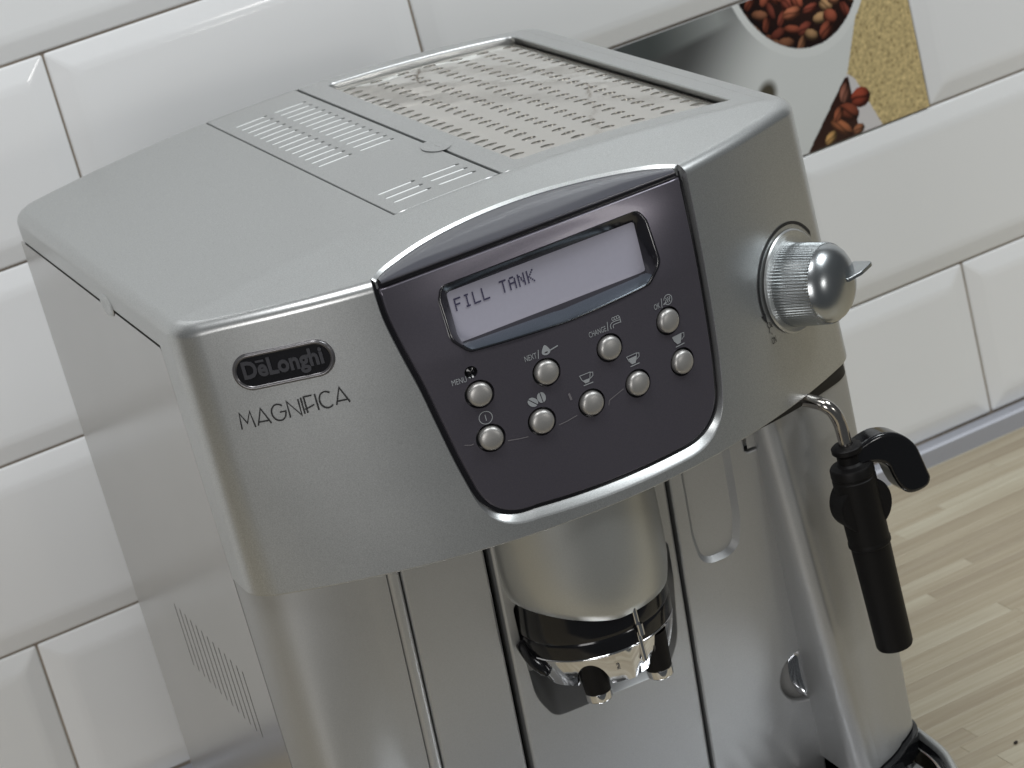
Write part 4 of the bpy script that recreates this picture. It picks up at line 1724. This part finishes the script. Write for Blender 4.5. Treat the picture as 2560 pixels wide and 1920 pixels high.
# door with the U-shaped grip and the half-moon cut-out at its edge
def ushape(e):
    return roundpoly([(0.0440 - e, -0.105), (0.0448 - e, -0.150), (0.0475 - e, -0.1665 - e), (0.0660 + e, -0.1665 - e), (0.0688 + e, -0.150), (0.0680 + e, -0.105)], [0.001, 0.03, 0.0095 + e, 0.0095 + e, 0.03, 0.001], 8)


u0 = ushape(0.0)
if area2(u0) < 0:
    u0 = u0[::-1]
DX0, DX1 = 0.0384, 0.0940
moon_c, moon_r = (0.0908, -0.2425), 0.0140
q = [(DX0, ZL), (DX1, ZL)]
lp = list(resample(np.array(q), 0.006))
# right edge upwards with the moon bite
hh = math.sqrt(moon_r ** 2 - (moon_c[0] - DX1) ** 2)
lp += list(resample(np.array([(DX1, ZL + 0.004), (DX1, moon_c[1] - hh)]), 0.008))
a0 = math.atan2(-hh, DX1 - moon_c[0])
a1_ = math.atan2(hh, DX1 - moon_c[0])
for t in np.linspace(a0 % (2 * math.pi), a1_ % (2 * math.pi), 16)[1:-1]:
    lp.append(np.array([moon_c[0] + moon_r * math.cos(t), moon_c[1] + moon_r * math.sin(t)]))
lp += list(resample(np.array([(DX1, moon_c[1] + hh), (DX1, -0.1215)]), 0.008))
lp += [np.array(p) for p in ((0.0765, -0.1208), (0.0755, -0.1200), (0.0752, -0.112), (0.0752, ZT))]
lp += list(resample(np.array([(0.071, ZT), (DX0 + .003, ZT)]), 0.006))
lp += list(resample(np.array([(DX0, ZT), (DX0, ZL + 0.005)]), 0.01))
dm, f = lower('door', DX0, DX1, 0.0009, holes=[u0], loop=np.array(lp), build=False)
uin = inset(u0, 0.0022)
P0, P2 = f(u0, 0), f(uin, 0.0030)
dm.grid(np.stack([P0, P2], 1), closeu=True)
V2, F2 = cdt([uin], [])
dm.add(f(V2, 0.0030), F2, Gn(V2[:, 0], V2[:, 1]))
part(dm, 'door', M_LOWER)
cr = MB()
q = np.array([(0.0768, ZT), (0.0768, -0.1196), (0.0900, -0.1203), (0.0900, ZT)])
cr.add(np.c_[q[:, 0], G(q[:, 0], q[:, 1]) + 0.0004, q[:, 1]], [(0, 1, 2, 3)])
cr.add(np.c_[q[:, 0], G(q[:, 0], q[:, 1]) + 0.004, q[:, 1]], [(0, 1, 2, 3)])
part(cr, 'door_corner', M_LOWER)
# finger dish behind the half-moon
md = MB()
mo = circle(moon_c[0] - 0.0006, moon_c[1], moon_r + 0.0012, 40)
fl = lambda p, d: np.c_[p[:, 0], G(p[:, 0], p[:, 1]) + d, p[:, 1]]
V2, F2 = cdt([mo], [])
md.add(fl(V2, 0.0045), F2, Gn(V2[:, 0], V2[:, 1]))
md.grid(np.stack([fl(mo, 0.0045), fl(mo, 0.0012)], 1), closeu=True, flip=True)
part(md, 'finger_dish', M_SIDELOUVRE)
mi = MB()
g = []
for t in np.linspace(-1, 1, 22):
    z = moon_c[1] - 0.0005 + t * 0.0128
    wv = 0.0034 * math.sqrt(max(0, 1 - t * t))
    xc_ = 0.0872 + 0.0009 * t * t - 0.0016 * t
    g.append([(xc_ - wv, float(G(xc_, z)) + 0.0042, z), (xc_ - wv * .3, float(G(xc_, z)) + 0.0026, z), (xc_ + wv, float(G(xc_, z)) + 0.0012, z), (xc_ + wv + .002, float(G(xc_, z)) + 0.0030, z)])
mi.grid(np.array(g), flip=True)
part(mi, 'finger_latch', M_CHROME)

# right pillar
pp = catmull([(0.0806, 0.034), (0.0806, 0.0), (0.0806, -0.028), (0.0803, -0.0370), (0.0809, -0.0425), (0.0835, -0.0462), (0.0875, -0.0470), (0.0920, -0.0447), (0.0980, -0.0425), (0.1080, -0.0395), (0.1200, -0.0345), (0.1300, -0.0285), (0.1370, -0.0220), (0.1405, -0.0130), (0.1408, 0.003)], 8)
pb = MB()
zz_ = np.linspace(-0.0985, -0.2895, 24)
drift = lambda x: 0.064 * min(1.0, max(0.0, (0.124 - x) / 0.030))
g = np.array([[(p[0] + drift(p[0]) * (-0.110 - z) - 0.0012 * max(0, (p[0] - 0.12) / 0.02) * (-0.104 - z) / 0.18, p[1] + 0.05 * (-0.104 - z), z) for z in zz_] for p in pp])
pb.grid(g)
bot = g[:, -1]
c = bot.mean(0) + [0, 0.01, 0]
pb.add(np.concatenate([bot, [c]]), [(i, i + 1, len(bot)) for i in range(len(bot) - 1)])
part(pb, 'front_pillar', M_LOWER)

gk = MB()
g = []
for p in crr[:1] * 0 + [q for q in seqh if q[0] > 0.070]:
    n = normals_of([p])[0]
    q = np.array(p) - n * 0.0022
    tt = min(1, max(0, (p[0] - 0.072) / 0.058))
    zl = -0.1045 - 0.0062 * tt
    q2 = np.array(p) - n * 0.012
    g.append([(q[0], q[1], -0.1030), (q[0], q[1], zl), (q2[0], q2[1], zl)])
g = np.array(sorted(g, key=lambda r: (r[0][0], r[0][1])))
gk.grid(g)
part(gk, 'hood_gasket', M_DARK)

# ------------------------------------------------------------------ coffee spout
SX, SY = -0.0065, -0.0335
sp = MB()
prof = [(0.0376, -0.1000), (0.0376, -0.105), (0.0374, -0.120), (0.0369, -0.134), (0.0362, -0.144), (0.0348, -0.151), (0.0338, -0.1545), (0.0325, -0.1552)]
g = []
for a in np.linspace(0, 2 * math.pi, 96, endpoint=False):
    up_ = 0.0105 * max(0.0, -math.cos(a)) ** 1.4
    g.append([(SX + r_ * math.cos(a), SY + r_ * math.sin(a), z + up_ * min(1, max(0, (-0.104 - z) / 0.0512)) ** 1.3) for r_, z in prof])
sp.grid(np.array(g), closeu=True)
part(sp, 'spout_housing', M_BELL)
br_ = MB()
br_.lathe([(0.0, -0.142), (0.0322, -0.1425), (0.0328, -0.1560), (0.0330, -0.1600), (0.0324, -0.1618), (0.0330, -0.1632), (0.0325, -0.1690), (0.0305, -0.1702), (0.0, -0.1702)][::-1], (SX, SY, 0), (0, 0, 1), (1, 0, 0), 72)
spout = part(br_, 'spout_block', M_GLOSSBLACK)
# chrome shield: partial ring with arches over the two outlets
ch = MB()
g = []
g2 = []
for t in np.linspace(-170, -28, 110):
    a = math.radians(t)
    zl = -0.1845 + 0.0022 * abs(math.sin(math.radians((t + 95) * 1.3)))
    for cx_ in (-123, -60):
        d = (t - cx_) / 14.0
        if abs(d) < 1:
            zl = max(zl, -0.1850 + 0.0130 * (1 - d * d) ** 0.5)
    if t < -160:
        zl = max(zl, -0.1845 + (-160 - t) / 10 * 0.010)
    if t > -40:
        zl = max(zl, -0.1845 + (t + 40) / 12 * 0.013)
    row = []
    for j, q in enumerate(np.linspace(0, 1, 6)):
        z = -0.1692 + (zl + 0.1692) * q
        r_ = 0.0326 - 0.0040 * ((-0.1692 - z) / 0.0145) ** 1.4
        if abs(t + 90) < 8:
            r_ += 0.0012 * q * (1 - abs(t + 90) / 8)
        row.append((SX + r_ * math.cos(a), SY + r_ * math.sin(a), z))
    g.append(row)
    g2.append([(SX + (0.0326 - e) * math.cos(a), SY + (0.0326 - e) * math.sin(a), zz2) for e, zz2 in ((0.004, -0.1688), (0.0006, -0.1686), (-0.0004, -0.1690), (0, -0.1696))])
g = np.array(g)
ch.grid(g)
ch.grid(np.array(g2))
inn = g[:, ::-1].copy()
ctr = np.array([SX, SY, 0])
inn[..., :2] = ctr[:2] + (inn[..., :2] - ctr[:2]) * 0.93
ch.grid(inn)
ch.grid(np.stack([g[:, -1], inn[:, 0]], 1))
part(ch, 'spout_shield', M_CHROME, spout)
# cup marks on the shield
mk = MB()
for t, txt in ((-100, '2'), (-66, '1')):
    V, F = text2d(txt, 0.0028, 0.9, 0.01)
    a0_ = math.radians(t)
    P_ = []
    for u_, v_ in V:
        a = a0_ + (u_ - 0.0015) / 0.031
        z = -0.1772 + v_
        r_ = 0.0326 - 0.0040 * ((-0.1692 - z) / 0.0145) ** 1.4 + 0.0004
        P_.append((SX + r_ * math.cos(a), SY + r_ * math.sin(a), z))
    mk.add(P_, F)
part(mk, 'cup_marks', M_SLOT, spout)
for nx, ny in ((-0.0205, -0.0545), (0.0072, -0.0570)):
    nb2 = MB()
    nb2.lathe([(0.0066, -0.1700), (0.0060, -0.1780), (0.0056, -0.1850), (0.0054, -0.1872)][::-1], (nx, ny, 0), (0, 0, 1), (1, 0, 0), 32)
    noz = part(nb2, 'outlet', M_BLACK, spout)
    nt_ = MB()
    nt_.lathe([(0.0040, -0.1908), (0.0052, -0.1910), (0.0056, -0.1904), (0.0056, -0.1872), (0.0050, -0.1868)], (nx, ny, 0), (0, 0, 1), (1, 0, 0), 32)
    nt_.lathe([(0.0, -0.1890), (0.0042, -0.1890)], (nx, ny, 0), (0, 0, 1), (1, 0, 0), 32)
    part(nt_, 'outlet_tip', M_CHROME, spout)
pn = MB()
a = math.radians(-80)
for (z0, z1, rr, wd) in ((-0.1500, -0.1605, 0.0331, 0.0012), (-0.1600, -0.1650, 0.0345, 0.0015), (-0.1640, -0.1775, 0.0322, 0.0012)):
    c = np.array([SX + rr * math.cos(a), SY + rr * math.sin(a), 0])
    e1_ = np.array([-math.sin(a), math.cos(a), 0])
    en = np.array([math.cos(a), math.sin(a), 0])
    pn.tube([c + [0, 0, z0], c + [0, 0, (z0 + z1) / 2], c + [0, 0, z1]], wd, 12)
part(pn, 'spout_pin', M_CHROME, spout)
sl_ = MB()
path = []
for t in np.linspace(-185, -158, 8):
    a = math.radians(t)
    path.append((SX + 0.0325 * math.cos(a), SY + 0.0325 * math.sin(a), -0.1660 - 0.00035 * (t + 185)))
sl_.tube(path, [0.0034, 0.0034, 0.0033, 0.0033, 0.0032, 0.0030, 0.0026, 0.0018], 14)
part(sl_, 'spout_slider', M_GLOSSBLACK, spout)

# ------------------------------------------------------------------ steam pipe and frother
YW = -0.055
WX, WZ = -0.0048, 0.0046
sw = MB()
path = catmull([(0.0930, -0.0200, -0.1015), (0.1000, -0.0370, -0.1045), (0.1060, -0.0455, -0.1066), (0.1124 + WX * .8, YW + 0.002, -0.1108 + WZ * .7), (0.1162 + WX, YW, -0.1160 + WZ), (0.1181 + WX, YW, -0.1227 + WZ), (0.1185 + WX, YW, -0.1298 + WZ), (0.1186 + WX, YW, -0.1345 + WZ), (0.1187 + WX, YW, -0.1400 + WZ)], 6)
sw.tube(path, 0.0029, 20)
part(sw, 'steam_pipe', M_PIPE)
fr = MB()
ax = np.array([0.0019, 0, -0.0940])
ax /= np.linalg.norm(ax)
fo = np.array([0.1186 + WX, YW, -0.1325 + WZ])
fr.lathe([(0.0030, -0.0006), (0.0058, -0.0002), (0.0067, 0.0006), (0.0067, 0.0026), (0.0058, 0.0034), (0.0052, 0.0042), (0.0052, 0.0075), (0.0060, 0.0085),
          (0.0088, 0.0092), (0.0094, 0.0100), (0.0095, 0.0132), (0.0092, 0.0136), (0.0092, 0.0146), (0.0095, 0.0150), (0.0092, 0.0300), (0.0090, 0.0440), (0.0093, 0.0445), (0.0093, 0.0462), (0.0088, 0.0468)], fo, ax, (1, 0, 0), 44)
fr.lathe([(0.0086, 0.0462), (0.0086, 0.0480), (0.0083, 0.0700), (0.0081, 0.0955), (0.0077, 0.0965), (0.0060, 0.0966), (0.0056, 0.0955), (0.0, 0.0940)], fo, ax, (1, 0, 0), 44)
froth = part(fr, 'steam_frother', M_BLACK)
fd = MB()
fd.lathe([(0.0, -0.0065), (0.0116, -0.0065), (0.0122, -0.0055), (0.0122, 0.0050), (0.0116, 0.0060), (0.0, 0.0060)], fo + ax * 0.0272 + np.array([0.0004, 0.0005, 0]), (0, 1, 0), (1, 0, 0), 44)
part(fd, 'frother_collar', M_BLACK, froth)
AR = [(0.1200, -0.1345), (0.1254, -0.1325), (0.12896, -0.1318), (0.13363, -0.1317), (0.1401, -0.1339), (0.1450, -0.1380), (0.1485, -0.1433), (0.15019, -0.1500), (0.15147, -0.1561), (0.15205, -0.1597),
      (0.14995, -0.1627), (0.14502, -0.1635), (0.14052, -0.1625), (0.1377, -0.15945), (0.13613, -0.1560), (0.13481, -0.15164), (0.1339, -0.14797), (0.13164, -0.14514), (0.1280, -0.14315), (0.1239, -0.1422), (0.1200, -0.1415)]
arm_poly = catmull(AR, 3, True)


def to_arm(p, d):
    p = np.asarray(p)
    return np.c_[p[:, 0] + WX, np.full(len(p), YW - 0.0050) + d, p[:, 1] + WZ]


fa = MB()
fa.prism(arm_poly, to_arm, 0.0100, 0.0016)
part(fa, 'frother_lever', M_GLOSSBLACK, froth)

# ------------------------------------------------------------------ drip tray


def tray_plan(e):
    r = [(-0.1400 + e, 0.03), (-0.1400 + e, -0.012), (-0.1360 + e, -0.045), (-0.1200 + e * .9, -0.080 + e * .4), (-0.0800, -0.106 + e), (0.0, -0.118 + e), (0.0800, -0.106 + e), (0.1200 - e * .9, -0.080 + e * .4), (0.1374 - e, -0.045), (0.1412 - e, -0.012), (0.1412 - e, 0.03)]
    return catmull(r, 8)


tr = MB()
g = []
for e, z in ((0.0035, -0.350), (0.0005, -0.335), (0.0, -0.308), (0.0006, -0.2970), (0.0018, -0.2936), (0.0034, -0.2922), (0.0050, -0.2930), (0.0060, -0.2955)):
    q = tray_plan(e)
    g.append(np.c_[q, np.full(len(q), z)])
tr.grid(np.stack(g, 1))
tray = part(tr, 'drip_tray', M_COVER)
td = MB()
g = []
for e, z in ((0.0060, -0.2950), (0.0066, -0.2972), (0.0074, -0.2976)):
    q = tray_plan(e)
    g.append(np.c_[q, np.full(len(q), z)])
td.grid(np.stack(g, 1))
q = tray_plan(0.0062)
td.add(np.c_[q, np.full(len(q), -0.312)], [tuple(range(len(q)))])
part(td, 'tray_liner', M_GLOSSBLACK, tray)
# black rear rail of the tray, following the foot of the pillar
rl = MB()
pb2 = np.array([p for p in bot[::2]])
px_ = np.r_[np.linspace(-0.136, 0.090, 20), pb2[:, 0][pb2[:, 0] > 0.0955]]
rear = []
for x in px_:
    if x < 0.093:
        rear.append((x, -0.0090))
    else:
        k_ = np.where(pb2[:, 0] > 0.0955)[0]
        rear.append((x, float(np.interp(x, pb2[k_, 0], pb2[k_, 1])) - 0.0008))
rear = np.array(rear)
g = [[(x, y_ + 0.004, -0.2902), (x, y_ - 0.0026, -0.2904), (x, y_ - 0.0032, -0.2910), (x, y_ - 0.0034, -0.2990)] for x, y_ in rear if x > 0.0950]
rl.grid(np.array(g))
part(rl, 'rear_rail', M_GLOSSBLACK, tray)
inner = tray_plan(0.0085)
fr_ = inner[(inner[:, 1] < 0.0)]
for i in range(25):
    xc = 0.12015 - i * 0.0110 + 0.0110
    hw_ = 0.00425
    if i == 0:
        xc, hw_ = 0.1302, 0.0033
    if xc < -0.130:
        break
    kf = np.argsort(fr_[:, 0])
    yfz = max(np.interp(xc + hw_, fr_[kf, 0], fr_[kf, 1]), np.interp(xc - hw_, fr_[kf, 0], fr_[kf, 1])) + 0.001
    yb_ = float(np.interp(xc, rear[:, 0], rear[:, 1])) - 0.0040
    if yb_ - yfz < 0.01:
        continue
    s_ = MB()
    s_.box((xc - hw_, yfz, -0.2990), (xc + hw_, yb_, -0.2964), 0.0006)
    part(s_, 'grid_slat', M_CHROME, tray)
fl_ = MB()
g = [np.c_[tray_plan(e), np.full(len(tray_plan(e)), z)] for e, z in ((0.0070, -0.2976), (0.0076, -0.2968), (0.0092, -0.2968))]
fl_.grid(np.stack(g, 1))
part(fl_, 'grid_frame', M_CHROME, tray)

# ------------------------------------------------------------------ a crumb lying on the worktop
cm = MB()
cm.lathe([(0.0, 0.0002), (0.0008, 0.0002), (0.0011, 0.0007), (0.0008, 0.0013), (0.0, 0.0015)], (0, 0, 0), (0, 0, 1), (1, 0, 0), 9, rmod=lambda a: 1 + 0.25 * math.sin(2 * a + 1))
crumb = cm.build('crumb', mat('dark_crumb', (0.02, 0.014, 0.01), 0.8), None, None, (0.3702, -0.3269, 0.0))
crumb['label'] = 'tiny dark crumb lying alone on the oak worktop'
crumb['category'] = 'crumb'
